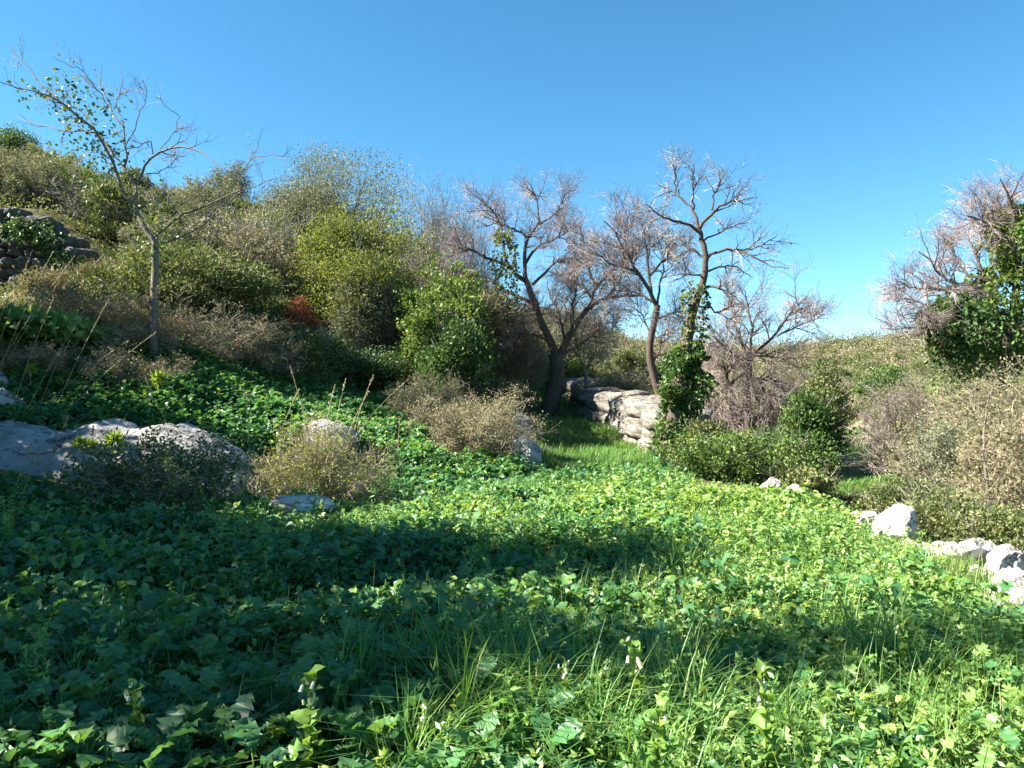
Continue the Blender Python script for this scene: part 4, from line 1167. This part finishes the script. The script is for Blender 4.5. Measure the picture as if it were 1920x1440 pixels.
leafy(960, 27, 565, 150, "dry tan-brown thicket left of the forked tree trunk", 'tan', 7, nleaf=22000, leaf=0.07, nclump=600, clump=0.12, tint=(0.4, 0.2), bark='twig_tan', spiky=0.1)
leafy(1515, 19.5, 745, 100, "dark evergreen bush beside the lower grassy track", 'dark', 8, nleaf=15000, leaf=0.10, tint=(0.4, 0.22))
leafy(1550, 20.2, 690, 75, "pale green bush behind the dark evergreen by the track", 'olive', 9, nleaf=9000, leaf=0.09, tint=(0.4, 0.2))
leafy(1648, 42, 690, 90, "small round dark bush alone on the far scrub slope", 'dark', 10, nleaf=8000, leaf=0.16, tint=(0.5, 0.2))
leafy(1080, 34, 675, 60, "little green bush behind the slim young tree", 'dark', 11, nleaf=6000, leaf=0.1, tint=(0.55, 0.2))
leafy(1070, 36, 580, 130, "grey-green bushy tree behind the slim young tree", 'grey', 12, nleaf=14000, leaf=0.1, tint=(0.6, 0.2), spiky=0.2)
leafy(420, 38, 305, 80, "small grey skyline tree above the left slope", 'grey', 13, nleaf=8000, leaf=0.09, nclump=300, clump=0.15, spiky=0.3, tint=(0.35, 0.2), cat="tree", name="skyline_tree")
leafy(20, 37, 240, 90, "dark rounded tree on the skyline above the terrace wall", 'dark', 14, nleaf=9000, leaf=0.1, tint=(0.35, 0.2), cat="tree", name="skyline_tree")
leafy(575, 19.6, 568, 96, "rust-red dead bracken clump under the grey-green bush", 'red', 15, nleaf=20000, leaf=0.09, asp=0.25, nclump=350, bark='twig_tan', depth=0.5, zmin=0.72, name="bracken_clump", cat="bracken")
leafy(565, 18.7, 618, 170, "green bush growing under the rust-red bracken", 'olive', 25, nleaf=14000, leaf=0.07, tint=(0.35, 0.22), depth=0.8)
leafy(330, 18.4, 470, 330, "wide green-brown thicket around the pale straight tree trunk", 'olive', 16, nleaf=34000, leaf=0.09, nclump=900, clump=0.10, lobes=18, spiky=0.35, tint=(0.5, 0.28), depth=1.6)
leafy(170, 18.6, 500, 200, "tan-green thicket below the terrace wall", 'tan', 17, nleaf=24000, leaf=0.07, nclump=700, clump=0.10, tint=(0.3, 0.25), bark='twig_tan', depth=1.4)
leafy(440, 19.5, 560, 200, "green thicket between the pale trunk and the red bracken", 'olive', 18, nleaf=20000, leaf=0.075, nclump=600, clump=0.11, tint=(0.3, 0.22), depth=1.3)
leafy(60, 15.6, 590, 200, "broad-leaved green ivy mound above the outcrop", 'herb', 19, nleaf=5200, leaf=0.17, tint=(0.45, 0.25), asp=0.8, depth=0.9, nclump=260)
leafy(640, 21, 640, 220, "dark shaded bush under the big rounded bush", 'dark', 20, nleaf=16000, leaf=0.08, tint=(0.25, 0.2))
leafy(1400, 15.5, 812, 290, "sprawling bramble mound at the field edge by the ivy trunk", 'dark', 21, nleaf=26000, leaf=0.06, tint=(0.62, 0.28), nclump=900, clump=0.07, depth=1.3, asp=0.7, spiky=0.5, lobes=16, name="bramble_mound", cat="bramble")
leafy(1480, 15.0, 872, 150, "low bramble clump sloping down to the lower track", 'olive', 22, nleaf=9000, leaf=0.075, tint=(0.6, 0.25), depth=0.9, name="bramble_mound", cat="bramble")
leafy(1320, 17.5, 790, 120, "pale leafy bramble against the ivy trunk foot", 'olive', 23, nleaf=8000, leaf=0.08, tint=(0.6, 0.25), name="bramble_mound", cat="bramble")
leafy(940, 21, 715, 80, "mixed green bush on the bank beside the path", 'olive', 24, nleaf=8000, leaf=0.075, tint=(0.4, 0.25))

def twiggy(px, Y, top, wpx, lab, leafm, twigm, seed, depth=None, name="scrub_bush", **kw):
    b, w, h = sized(px, Y, top, wpx)
    return twig_bush(name, b, (w, depth or w, h), M[leafm], M[twigm], lab, seed=seed, **kw)
twiggy(600, 11.3, 795, 240, "dry grassy bush spilling over the end of the outcrop", 'yellow', 'twig_tan', 1, nleaf=9000, leaf=0.045, n0=34, n1=12, n2=14, tr=0.0034, tint=(0.7, 0.3), depth=0.9, name="dry_bush")
twiggy(880, 15.4, 740, 225, "large tan dry bush mounded beside the path", 'tan', 'twig_tan', 2, nleaf=16000, leaf=0.042, n0=26, n1=11, n2=12, tr=0.0032, tint=(0.45, 0.25), depth=1.1, name="dry_bush")
twiggy(800, 17.0, 705, 150, "smaller olive-tan dry bush behind the large tan mound", 'tan', 'twig_tan', 3, nleaf=9000, leaf=0.045, tint=(0.3, 0.25), name="dry_bush")
twiggy(310, 9.6, 815, 270, "shaded leafy pile of grey dead twigs before the outcrop", 'dark', 'twig_grey', 4, nleaf=13000, leaf=0.05, n0=30, n1=11, n2=11, tr=0.0022, tint=(0.3, 0.2), depth=0.8, name="twig_pile", cat="brushwood", up=0.0)
twiggy(40, 8.0, 1075, 140, "small feathery grey-green shrub low in the shaded herbs", 'grey', 'twig_grey', 5, nleaf=3000, leaf=0.04, tr=0.0018, tint=(0.2, 0.2), name="feathery_shrub")
for k, (px, Y, top, w, lab, lm, tn) in enumerate([
    (1790, 9.8, 930, 200, "olive leafy scrub bush just behind the white boulders", 'olive', 0.62), (1905, 8.8, 955, 170, "yellowish leafy scrub at the boulder line's near end", 'olive', 0.72),
    (1715, 12.0, 905, 150, "low green scrub below the bare pinkish shrub", 'olive', 0.45), (1625, 14.4, 930, 110, "low leafy scrub on the near edge of the lower track", 'olive', 0.55),
    (1800, 13.2, 800, 150, "grey-green leafy bush between the bare shrub and the bank", 'grey', 0.5), (1900, 13.5, 800, 130, "dull green leafy bush behind the dead sapling", 'olive', 0.4)]):
    leafy(px, Y, top, w, lab, lm, 120 + k, bark='twig_tan', nleaf=16000, leaf=0.05, nclump=700, clump=0.08, lobes=14, spiky=0.4, tint=(tn, 0.28), name="scrub_bush")
for k, (px, Y, top, w, lab, lm) in enumerate([
    (1860, 11.6, 770, 190, "tall tan-olive scrub around the dead sapling", 'tan'),
    (1950, 10.2, 700, 200, "tall scrub bush under the ivy-smothered tree", 'tan'), (1770, 15, 790, 150, "grey twiggy scrub right of the bare shrub", 'grey'),
    (1860, 15, 690, 220, "tan scrub bush rising to the ivy tree's skirts", 'tan'), (1730, 19, 760, 160, "olive-grey scrub behind the bare pinkish shrub", 'olive'),
    (1810, 21, 690, 220, "grey thorny scrub left of the ivy tree foot", 'grey')]):
    twiggy(px, Y, top, w, lab, lm, 'twig_tan', 20 + k, nleaf=11000, leaf=0.05, n0=20, n1=10, n2=11, tr=0.0033, tint=(0.5, 0.28) if lm != 'tan' else (0.3, 0.28))
for k, (px, Y, top, w, lab) in enumerate([(800, 27, 345, 170, "tall wispy grey bare bush beside the ivy-covered bush"), (870, 29, 420, 150, "bare grey thorn bush between ivy bush and forked tree"),
    (470, 25, 395, 200, "pale bare thorn thicket right of the leaning tree"), (215, 26, 350, 200, "pale bare thorn thicket behind the leaning tree"), (60, 28, 330, 180, "bare twiggy thicket above the terrace wall")]):
    twiggy(px, Y, top, w, lab, 'grey', 'twig_grey', 60 + k, nleaf=3500, leaf=0.07, n0=24, n1=11, n2=11, tr=0.0055, tint=(0.55, 0.25), name="thorn_bush", up=0.2)
twiggy(335, 16.6, 560, 260, "brown dead bramble tangle at the pale straight trunk's foot", 'tan', 'twig_tan', 6, nleaf=11000, leaf=0.045, n0=24, n1=11, n2=12, tr=0.0034, tint=(0.5, 0.25), depth=1.0, name="dead_bramble", cat="bramble")
twiggy(235, 14.6, 655, 190, "tangle of dry brown stems just above the outcrop", 'tan', 'twig_tan', 8, nleaf=3000, leaf=0.045, n0=24, n1=10, n2=9, tr=0.0028, tint=(0.5, 0.25), depth=0.6, name="dead_bramble", cat="bramble")
twiggy(70, 14.8, 640, 160, "thin dry stems beside the rounded grey boulder", 'tan', 'twig_tan', 9, nleaf=2500, leaf=0.045, n0=20, n1=9, n2=9, tr=0.0028, tint=(0.4, 0.25), depth=0.6, name="dead_bramble", cat="bramble")
twiggy(150, 16.4, 545, 240, "dry brown thicket between the ivy mound and terrace wall", 'tan', 'twig_tan', 7, nleaf=11000, leaf=0.05, n0=22, n1=11, n2=12, tr=0.0034, tint=(0.4, 0.25), depth=1.0, name="dead_bramble", cat="bramble")
twiggy(460, 17.6, 600, 190, "brown twiggy skirt of the thicket left of the bracken", 'tan', 'twig_tan', 10, nleaf=7000, leaf=0.05, n0=20, n1=10, n2=11, tr=0.0034, tint=(0.3, 0.25), depth=0.9, name="dead_bramble", cat="bramble")
# ---- hillside scrub: individual copies -------------------------------------------
src = [
 bush("hillside_bush", at(250, 27), (1.5, 1.5, 1.1), M['olive'], M['bark_dark'], "olive-green scrub bush on the left hillside", "scrub bushes on the left hillside", seed=40, spiky=0.35, nleaf=15000, leaf=0.09, nclump=330, clump=0.08, tint=(0.5, 0.25)),
 bush("hillside_bush", at(380, 30), (1.4, 1.4, 1.2), M['grey'], M['bark_dark'], "olive-green scrub bush on the left hillside", "scrub bushes on the left hillside", seed=41, nleaf=13000, leaf=0.085, nclump=300, clump=0.085, spiky=0.4, tint=(0.5, 0.22)),
 twig_bush("hillside_bush", at(470, 26), (1.3, 1.3, 1.5), M['tan'], M['twig_tan'], "olive-green scrub bush on the left hillside", "scrub bushes on the left hillside", seed=42, nleaf=8000, leaf=0.07, tr=0.006, tint=(0.3, 0.25)),
 bush("hillside_bush", at(90, 30), (1.6, 1.6, 1.0), M['tan'], M['twig_tan'], "olive-green scrub bush on the left hillside", "scrub bushes on the left hillside", seed=43, spiky=0.35, nleaf=14000, leaf=0.085, nclump=330, clump=0.085, tint=(0.25, 0.25)),
]
names = ["olive-green leafy scrub bush on the left hillside", "grey-green wispy scrub bush on the left hillside", "twiggy tan scrub bush on the left hillside", "dry tan-green scrub bush on the left hillside"]
groups = ["olive-green bushes on the left hillside", "grey-green bushes on the left hillside", "twiggy tan bushes on the left hillside", "dry tan-green bushes on the left hillside"]
for k in range(4):
    src[k]["label"] = names[k]; src[k]["group"] = groups[k]
skyx = [-400, 0, 60, 150, 260, 340, 420, 500, 560, 700, 780, 870, 950, 1100]
skyy = [275, 258, 265, 300, 340, 350, 345, 395, 400, 410, 460, 500, 600, 660]
hr = np.random.default_rng(77)
placed = []
tries = 0
while len(placed) < 110 and tries < 6000:
    tries += 1
    Y = hr.uniform(20, 46)
    px = hr.uniform(-140, 960)
    lim = np.interp(px, [-140, 140, 300, 480, 620, 740, 860, 960], [24.5, 24.5, 21, 21, 25.5, 25, 25, 30])
    if Y < lim: continue
    x = (px - 960) / F * Y
    if any((x - a) ** 2 + (Y - b) ** 2 < 1.5 ** 2 for a, b in placed): continue
    g = G(x, Y, -0.05)
    hmax = P(px, np.interp(px, skyx, skyy) + hr.uniform(0, 30), Y)[2] - g[2]
    if hmax < 0.8: continue
    k = hr.choice(4, p=[0.28, 0.24, 0.30, 0.18])
    h0 = (2.3, 2.5, 2.1, 2.1)[k]
    sc = min(hr.uniform(0.8, 1.45) + (0.4 if Y > 33 else 0), hmax / h0)
    placed.append((x, Y))
    copy_tree(src[k], g, hr.uniform(0, 6.28), (sc * hr.uniform(0.9, 1.25), sc * hr.uniform(0.9, 1.25), sc), names[k], groups[k])
# scrub behind the wall and on the far slope to the right
n2 = ["tan scrub bush on the slope behind the wall and track", "olive scrub bush on the slope behind the wall and track", "twiggy scrub bush on the slope behind the wall and track"]
g2 = ["tan scrub bushes beyond the wall and track", "olive scrub bushes beyond the wall and track", "twiggy scrub bushes beyond the wall and track"]
placed = []
tries = 0
while len(placed) < 110 and tries < 8000:
    tries += 1
    Y = 27 + 38 * hr.uniform(0, 1) ** 1.3
    px = hr.uniform(1000, 2000)
    if px < 1150 and Y < 40 - (px - 1000) * 0.06: continue
    if 1500 < px < 1700 and Y < 41: continue
    x = (px - 960) / F * Y
    if any((x - a) ** 2 + (Y - b) ** 2 < 1.7 ** 2 for a, b in placed): continue
    g = G(x, Y, -0.05)
    k = hr.choice(3, p=[0.45, 0.2, 0.35])
    s_ = (src[3], src[0], src[2])[k]
    sc = hr.uniform(0.6, 1.2)
    placed.append((x, Y))
    copy_tree(s_, g, hr.uniform(0, 6.28), (sc * 1.2, sc * 1.2, sc), n2[k], g2[k])
# far wood / scrub on the ridge: one mass
fs = MB(); ft = MB()
nb = 2600
Y = 58 + 75 * hr.uniform(0, 1, nb)
px = hr.uniform(850, 2100, nb)
x = (px - 960) / F * Y
z = gz(x, Y)
for mbx, sel, sz in ((fs, hr.uniform(size=nb) < 0.48, 0.24), (ft, None, 0.22)):
    if sel is None: sel = ~lastsel
    lastsel = sel
    c = np.stack([x, Y, z], 1)[sel]
    m = 95
    R = 0.5 + 1.9 * hr.uniform(0, 1, len(c)) ** 2.5
    d = rand_dirs(len(c) * m, hr); d[:, 2] = np.abs(d[:, 2])
    rr = np.repeat(R, m)[:, None] * hr.uniform(0.5, 1.05, (len(d), 1))
    pos = np.repeat(c, m, 0) + d * rr * np.array([1, 1, 0.95])
    v, t = leaves(pos, norm(d + 0.9 * hr.normal(size=d.shape)), sz * hr.uniform(0.5, 1.3, len(d)), 0.55, r=hr)
    tn = np.repeat(hr.normal(0.34 if mbx is fs else 0.5, 0.25, len(c)), m) + hr.normal(0, 0.12, len(d))
    mbx.add(v, t=t, c=np.repeat(np.clip(tn, 0, 1), 4))
tag(fs.build("far_scrub", M['olive']), "distant olive scrub covering the far ridge", "scrub", kind="stuff")
tag(ft.build("far_scrub", M['tan']), "distant tan dry scrub covering the far ridge", "scrub", kind="stuff")

# low undergrowth between the bushes on the slopes
ug = MB()
n = 60000
Y = hr.uniform(16.5, 46, n); px = hr.uniform(-200, 1000, n)
k = ~((px > 850) & (Y < 38) & (px > 880)) & ~((px > 330) & (px < 800) & (Y < 21))
Y, px = Y[k], px[k]
x = (px - 960) / F * Y; z = gz(x, Y)
pos = np.stack([x, Y, z + hr.uniform(0, 0.6, len(x)) ** 1.4], 1)
v, t = leaves(pos, norm(hr.normal(size=(len(x), 3)) + np.array([0, 0, .6])), hr.uniform(0.06, 0.16, len(x)), 0.4, r=hr)
ug.add(v, t=t, c=np.repeat(np.clip(hr.normal(0.5, 0.28, len(x)), 0, 1), 4))
n = 40000
Y = 16 + 44 * hr.uniform(0, 1, n); px = hr.uniform(1230, 2050, n)
k = ~((px > 1480) & (px < 1690) & (Y < 45)) & ~((px < 1420) & (Y < 17))
Y, px = Y[k], px[k]
x = (px - 960) / F * Y; z = gz(x, Y)
pos = np.stack([x, Y, z + hr.uniform(0, 0.6, len(x)) ** 1.4], 1)
v, t = leaves(pos, norm(hr.normal(size=(len(x), 3)) + np.array([0, 0, .6])), hr.uniform(0.06, 0.18, len(x)), 0.4, r=hr)
ug.add(v, t=t, c=np.repeat(np.clip(hr.normal(0.65, 0.28, len(x)), 0, 1), 4))
tag(ug.build("undergrowth", M['olive']), "low mixed undergrowth between the slope bushes", "undergrowth", kind="stuff")

# ---- trees left of the view whose shade falls across the field -------------------
for k, (x, y, h, w, dens) in enumerate([(-9.6, 8.3, 5.2, 1.6, 1.0), (-9.6, 6.0, 8.2, 1.6, 1.0), (-9.6, 3.15, 9.0, 0.95, 0.8), (-9.4, 1.9, 7.0, 0.9, 0.07), (-11.8, 11.4, 5.4, 1.8, 0.9), (-14.5, 14.4, 5.0, 2.0, 1.0)]):
    b = G(x, y)
    bush("shade_tree", b, (w, w, h / 1.95), M['dark'], M['bark_dark'], ["leafy evergreen tree beside the outcrop's hidden end", "tall evergreen tree between the field and the left slope", "tallest evergreen tree on the field's left border", "thin-crowned evergreen tree low on the field's left border", "evergreen tree on the bank behind the grey boulders", "wide evergreen tree below the terrace wall's hidden end"][k],
         seed=60 + k, nleaf=int(9000 * dens), leaf=0.22, nclump=300, clump=0.14, lobes=12, cat="tree", crownname="crown")

ivy(wall2, "ivy", [P(-60, 430, 21.2), P(40, 425, 21.2), P(90, 450, 21.2), P(130, 500, 21.2)], [0.5, 0.45, 0.4, 0.4], 2600, 0.10, 40, 'dark', (0.3, 0.2))
# ------------------------------------------------------------------ foreground individuals
# broad-leaved plants nearest the camera: every leaf is a part
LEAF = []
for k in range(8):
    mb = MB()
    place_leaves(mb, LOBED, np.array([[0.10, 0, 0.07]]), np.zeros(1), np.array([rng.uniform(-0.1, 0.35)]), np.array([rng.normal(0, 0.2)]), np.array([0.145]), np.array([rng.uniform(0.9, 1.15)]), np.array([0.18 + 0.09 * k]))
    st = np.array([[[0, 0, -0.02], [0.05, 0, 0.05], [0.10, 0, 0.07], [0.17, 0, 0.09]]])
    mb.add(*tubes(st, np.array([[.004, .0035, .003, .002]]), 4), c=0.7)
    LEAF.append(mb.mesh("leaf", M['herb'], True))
fr = np.random.default_rng(21)
spots = []
tries = 0
while len(spots) < 120 and tries < 5000:
    tries += 1
    Y = fr.uniform(2.35, 5.0)
    px = fr.uniform(-20, 1930)
    if 680 < px < 1330 and fr.uniform() < 0.7: continue
    x = (px - 960) / F * Y
    if any((x - a) ** 2 + (Y - b) ** 2 < 0.20 ** 2 for a, b in spots): continue
    spots.append((x, Y))
for (x, Y) in spots:
    sunny = x > 0.4  # picks lighter leaf tints for sun, darker ones for shade
    t = thing("broadleaf_plant", G(x, Y, 0.0), "small broad-leaved plant, its lobed leaves tinted lighter for full sun" if sunny else "low broad-leaved plant, its lobed leaves tinted darker for the tree shade", "plant",
              "broad-leaved plants tinted light for the sun" if sunny else "broad-leaved plants tinted dark for the shade", rz=fr.uniform(0, 6.28), sc=0.68 if sunny else 1.0)
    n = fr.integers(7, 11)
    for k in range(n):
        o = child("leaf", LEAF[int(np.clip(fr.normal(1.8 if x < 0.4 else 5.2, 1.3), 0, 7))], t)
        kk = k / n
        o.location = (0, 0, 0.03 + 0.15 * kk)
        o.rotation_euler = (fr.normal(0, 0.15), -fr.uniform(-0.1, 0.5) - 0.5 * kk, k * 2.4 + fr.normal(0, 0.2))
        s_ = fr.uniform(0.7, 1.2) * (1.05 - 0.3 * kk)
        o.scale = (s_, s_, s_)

# tufts of long grass
TUFT = []
for k in range(5):
    r = np.random.default_rng(50 + k)
    n = 60
    mb = MB()
    pos = np.concatenate([r.normal(0, 0.05, (n, 2)), np.zeros((n, 1)) - 0.02], 1)
    L = r.uniform(0.3, 0.72, n)
    grass_blades(mb, pos, L, r.uniform(0, 6.3, n), r.uniform(0.25, 1.05, n), r.uniform(0.007, 0.018, n), np.clip(r.normal(0.55, 0.18, n), 0, 1))
    TUFT.append(mb.mesh("grass_tuft", M['grass']))
def tuft(px, py, sc, lab, grp, k):
    Y = CZ * F / max(py - HZ, 40)
    o = bpy.data.objects.new("grass_tuft", TUFT[k % 5])
    COL.objects.link(o)
    x = (px - 960) / F * Y
    o.location = G(x, Y).tolist()
    o.rotation_euler = (0, 0, fr.uniform(0, 6.28))
    o.scale = (sc, sc, sc)
    tag(o, lab, "grass", grp)
tuft(1650, 1275, 1.25, "largest sunlit tuft of arching grass beside the shadow's edge", None, 0)
tuft(1270, 1090, 1.1, "bright grass tuft where the sunlight begins mid-field", None, 1)
for k in range(44):
    px, py = fr.uniform(640, 1330), fr.uniform(1270, 1520)
    tuft(px, py, fr.uniform(0.7, 1.15), "tuft of long arching grass in the shaded foreground", "long grass tufts in the shaded foreground", k)
for k in range(16):
    px, py = fr.uniform(1330, 1900), fr.uniform(1150, 1500)
    tuft(px, py, fr.uniform(0.5, 0.85), "short grass tuft among the sunlit herbs", "short grass tufts among the sunlit herbs", k)
for k in range(10):
    px, py = fr.uniform(40, 640), fr.uniform(1120, 1460)
    tuft(px, py, fr.uniform(0.5, 0.9), "sparse grass tuft among the shaded broad leaves", "grass tufts among the shaded broad leaves", k)

# honeywort: upright pale plants with drooping cream bells
def honeywort_meshes(seed):
    r = np.random.default_rng(seed)
    H = 0.5
    stem = grow(np.array([[0, 0, -0.02]]), np.array([[0.05, 0.02, 1.0]]), np.array([H]), 8, 0.1, 0.05, r)
    sm = MB().add(*tubes(stem, taper(1, 8, 0.006, 0.003), 5), c=0.6).mesh("stem", M['honey'], True)
    lf = MB()
    place_leaves(lf, ROUND, np.zeros((1, 3)), np.zeros(1), np.array([0.3]), np.zeros(1), np.array([0.09]), np.array([0.8]), np.array([0.55]))
    lm = lf.mesh("leaf", M['honey'], True)
    a = np.linspace(0, 2 * math.pi, 6, endpoint=False)
    prof = [(0.0, 0.003), (-0.006, 0.006), (-0.018, 0.0065), (-0.024, 0.008)]
    v = np.array([[rr * math.cos(t), rr * math.sin(t), z] for z, rr in prof for t in a])
    ii = np.arange(24).reshape(4, 6); nx = np.roll(ii, -1, 1)
    fm = MB().add(v, q=np.stack([ii[:-1], nx[:-1], nx[1:], ii[1:]], -1).reshape(-1, 4), c=0.6).mesh("flower", M['flower'], True)
    return stem[0], sm, lm, fm
HW = [honeywort_meshes(70 + k) for k in range(3)]
def honeywort(px, py, lab, k, sc=1.0, grp=None):
    Y = CZ * F / (py - HZ)
    x = (px - 960) / F * Y
    t = thing("honeywort_plant", G(x, Y), lab, "plant", grp, rz=fr.uniform(0, 6.28), sc=sc)
    stem, sm, lm, fm = HW[k % 3]
    child("stem", sm, t)
    for j in range(15):
        o = child("leaf", lm, t)
        f = 0.25 + 0.73 * j / 14
        o.location = [float(np.interp(f, np.linspace(0, 1, 8), stem[:, c])) for c in range(3)]
        o.rotation_euler = (fr.normal(0, 0.2), -fr.uniform(0.0, 0.8), j * 2.4)
        s_ = fr.uniform(0.7, 1.2) * (1.1 - 0.45 * f)
        o.scale = (s_, s_, s_)
    for j in range(7):
        o = child("flower", fm, t)
        f = 0.8 + 0.2 * j / 6
        o.location = [float(np.interp(f, np.linspace(0, 1, 8), stem[:, c])) + fr.normal(0, 0.018) for c in range(3)]
        o.rotation_euler = (fr.normal(0, 0.4), fr.normal(0, 0.4), 0)
        s_ = fr.uniform(0.8, 1.3); o.scale = (s_, s_, s_)
for k, (px, py, lab, sc) in enumerate([
    (1195, 1400, "sunlit pale plant with drooping cream bells at the grass edge", 1.0), (1222, 1180, "pale flowering plant at the shadow's sunlit notch", 0.8),
    (1440, 1500, "tall pale flowering plant rising from sunlit herbs", 1.05), (1690, 1300, "pale flower head beside the largest grass tuft", 0.75),
    (1225, 1540, "cream-belled plant at the foot of the long grass", 0.9), (585, 1480, "lone tall pale-leaved plant in the shaded broad leaves", 1.0)]):
    honeywort(px, py, lab, k, sc)
for k in range(14):
    honeywort(fr.uniform(100, 1150), fr.uniform(1130, 1480), "pale green plant with tiny cream bells in the shaded field", k, fr.uniform(0.6, 0.85), "pale belled plants in the shaded field")

# spurge tufts with lime heads above the outcrop
SP = None
def spurge(px, py, Y, k, lab="lime-green spurge rosette standing above the outcrop", grp="lime spurge plants above the outcrop"):
    global SP
    if SP is None:
        r = np.random.default_rng(90)
        n = 90
        d = norm(rand_dirs(n, r) + np.array([0, 0, 0.55]))
        v, t = leaves(np.array([0, 0, 0.34]) + d * 0.015, d, r.uniform(0.05, 0.10, n), 0.28, r=r)
        st = grow(np.zeros((1, 3)) - np.array([0, 0, .04]), np.array([[0.1, 0, 1.0]]), np.array([0.42]), 6, 0.15, 0, r)
        SP = (MB().add(v, t=t, c=np.repeat(np.clip(r.normal(0.55, 0.25, n), 0, 1), 4)).mesh("leaf_whorl", M['lime']), MB().add(*tubes(st, taper(1, 6, 0.009, 0.006), 5)).mesh("stem", M['twig_tan']))
    c = P(px, py, Y)
    g = G(c[0], c[1])
    sc = max(0.75, min((c[2] - g[2]) / 0.36, 1.8))
    t = thing("spurge_plant", g, lab, "plant", grp, rz=fr.uniform(0, 6.28), sc=sc)
    child("stem", SP[1], t); child("leaf_whorl", SP[0], t)
for k, (px, py) in enumerate([(110, 712), (130, 770), (200, 755), (235, 790), (275, 732), (297, 705), (60, 690)]):
    spurge(px, py, 13.9 + 0.25 * fr.uniform(-1, 1), k)
for k, (px, py) in enumerate([(150, 830), (168, 835), (215, 815), (140, 850)]):
    spurge(px, py, 10.7, k, "green spurge stem growing before the outcrop face", "spurge stems before the outcrop face")

# dry straw stalks
def stalks(pts, lab, grp, seed, n=1):
    r = np.random.default_rng(seed)
    for (pa, ya, pb, yb, Y) in pts:
        a, b = P(pa, ya, Y), P(pb, yb, Y + r.normal(0, 0.2))
        a[2] = min(a[2], float(gz(a[0], a[1])))
        pl = np.array([a + (b - a) * t + np.array([0, 0, 0.1]) * math.sin(t * 3.14) for t in np.linspace(0, 1, 7)])[None]
        mb = MB().add(*tubes(pl - a, taper(1, 7, 0.006, 0.003), 4), c=0.6)
        m = 26
        j = r.uniform(0.82, 1.0, m)
        pos = np.array([np.array([np.interp(t, np.linspace(0, 1, 7), pl[0, :, c]) for c in range(3)]) for t in j]) - a
        v, t = leaves(pos, norm((b - a)[None] + r.normal(size=(m, 3)) * 0.5), r.uniform(0.03, 0.06, m), 0.3, r=r)
        mb.add(v, t=t, c=0.7)
        tag(mb.build("dry_stalk", M['straw'], loc=a), lab, "stalk", grp)
stalks([(615, 850, 648, 712, 13.2), (600, 840, 628, 722, 13.3), (655, 835, 700, 705, 13.4), (640, 850, 765, 712, 13.3), (625, 850, 690, 735, 13.1), (590, 830, 545, 690, 13.2), (470, 800, 462, 735, 12.6), (500, 790, 560, 730, 12.7), (530, 790, 595, 775, 12.6), (745, 840, 750, 785, 13.6)],
       "tall dry straw stalk beside the dry grassy bush", "straw stalks beside the dry grassy bush", 3)
stalks([(40, 790, 150, 600, 13.0), (60, 800, 130, 640, 13.0), (55, 790, 240, 640, 13.1), (90, 800, 205, 560, 13.4), (20, 760, 100, 560, 13.2), (110, 790, 290, 625, 13.4), (-20, 700, 100, 470, 14.0), (-30, 720, 60, 470, 14.1), (-20, 640, 140, 480, 14.4), (-40, 680, 30, 520, 14.2), (-10, 600, 110, 530, 14.4)],
       "leaning dry straw stalk over the left bank", "straw stalks leaning over the left bank", 4)
stalks([(20, 1010, 75, 850, 8.9), (0, 1020, 60, 830, 8.9), (160, 960, 175, 800, 9.6), (180, 960, 240, 810, 9.6), (60, 960, 130, 780, 9.4)],
       "thin dry stalk in front of the outcrop", "dry stalks in front of the outcrop", 5)
# dry grass at the edge between the two dry bushes
dg = MB()
p = scatter(2600, -8, 3.8, 2.0, 12.4, in_field)
p = p[vnoise(np.concatenate([p, np.zeros((len(p), 1))], 1) * 0.7, 51) > -0.05]
n = len(p)
grass_blades(dg, np.concatenate([p, gz(p[:, 0], p[:, 1])[:, None]], 1), hr.uniform(0.15, 0.42, n), hr.uniform(0, 6.3, n), hr.uniform(0.2, 1.0, n), hr.uniform(0.004, 0.008, n), np.clip(hr.normal(0.5, 0.25, n), 0, 1))
n = 520
Y = hr.uniform(11.2, 14.2, n); px = hr.uniform(640, 830, n)
x = (px - 960) / F * Y
grass_blades(dg, np.stack([x, Y, gz(x, Y)], 1), hr.uniform(0.15, 0.5, n), hr.uniform(0, 6.3, n), hr.uniform(0.1, 0.9, n), hr.uniform(0.006, 0.012, n), np.clip(hr.normal(0.55, 0.25, n), 0, 1))
n = 1500
Y = hr.uniform(5.4, 11, n); x = hr.uniform(4.7, 6.2, n)
grass_blades(dg, np.stack([x, Y, gz(x, Y)], 1), hr.uniform(0.06, 0.22, n), hr.uniform(0, 6.3, n), hr.uniform(0.1, 0.9, n), hr.uniform(0.005, 0.010, n), np.clip(hr.normal(0.55, 0.25, n), 0, 1))
tag(dg.build("dry_grass", M['straw']), "dry straw-coloured grass blades strewn through field, bushes and boulders", "grass", kind="stuff")
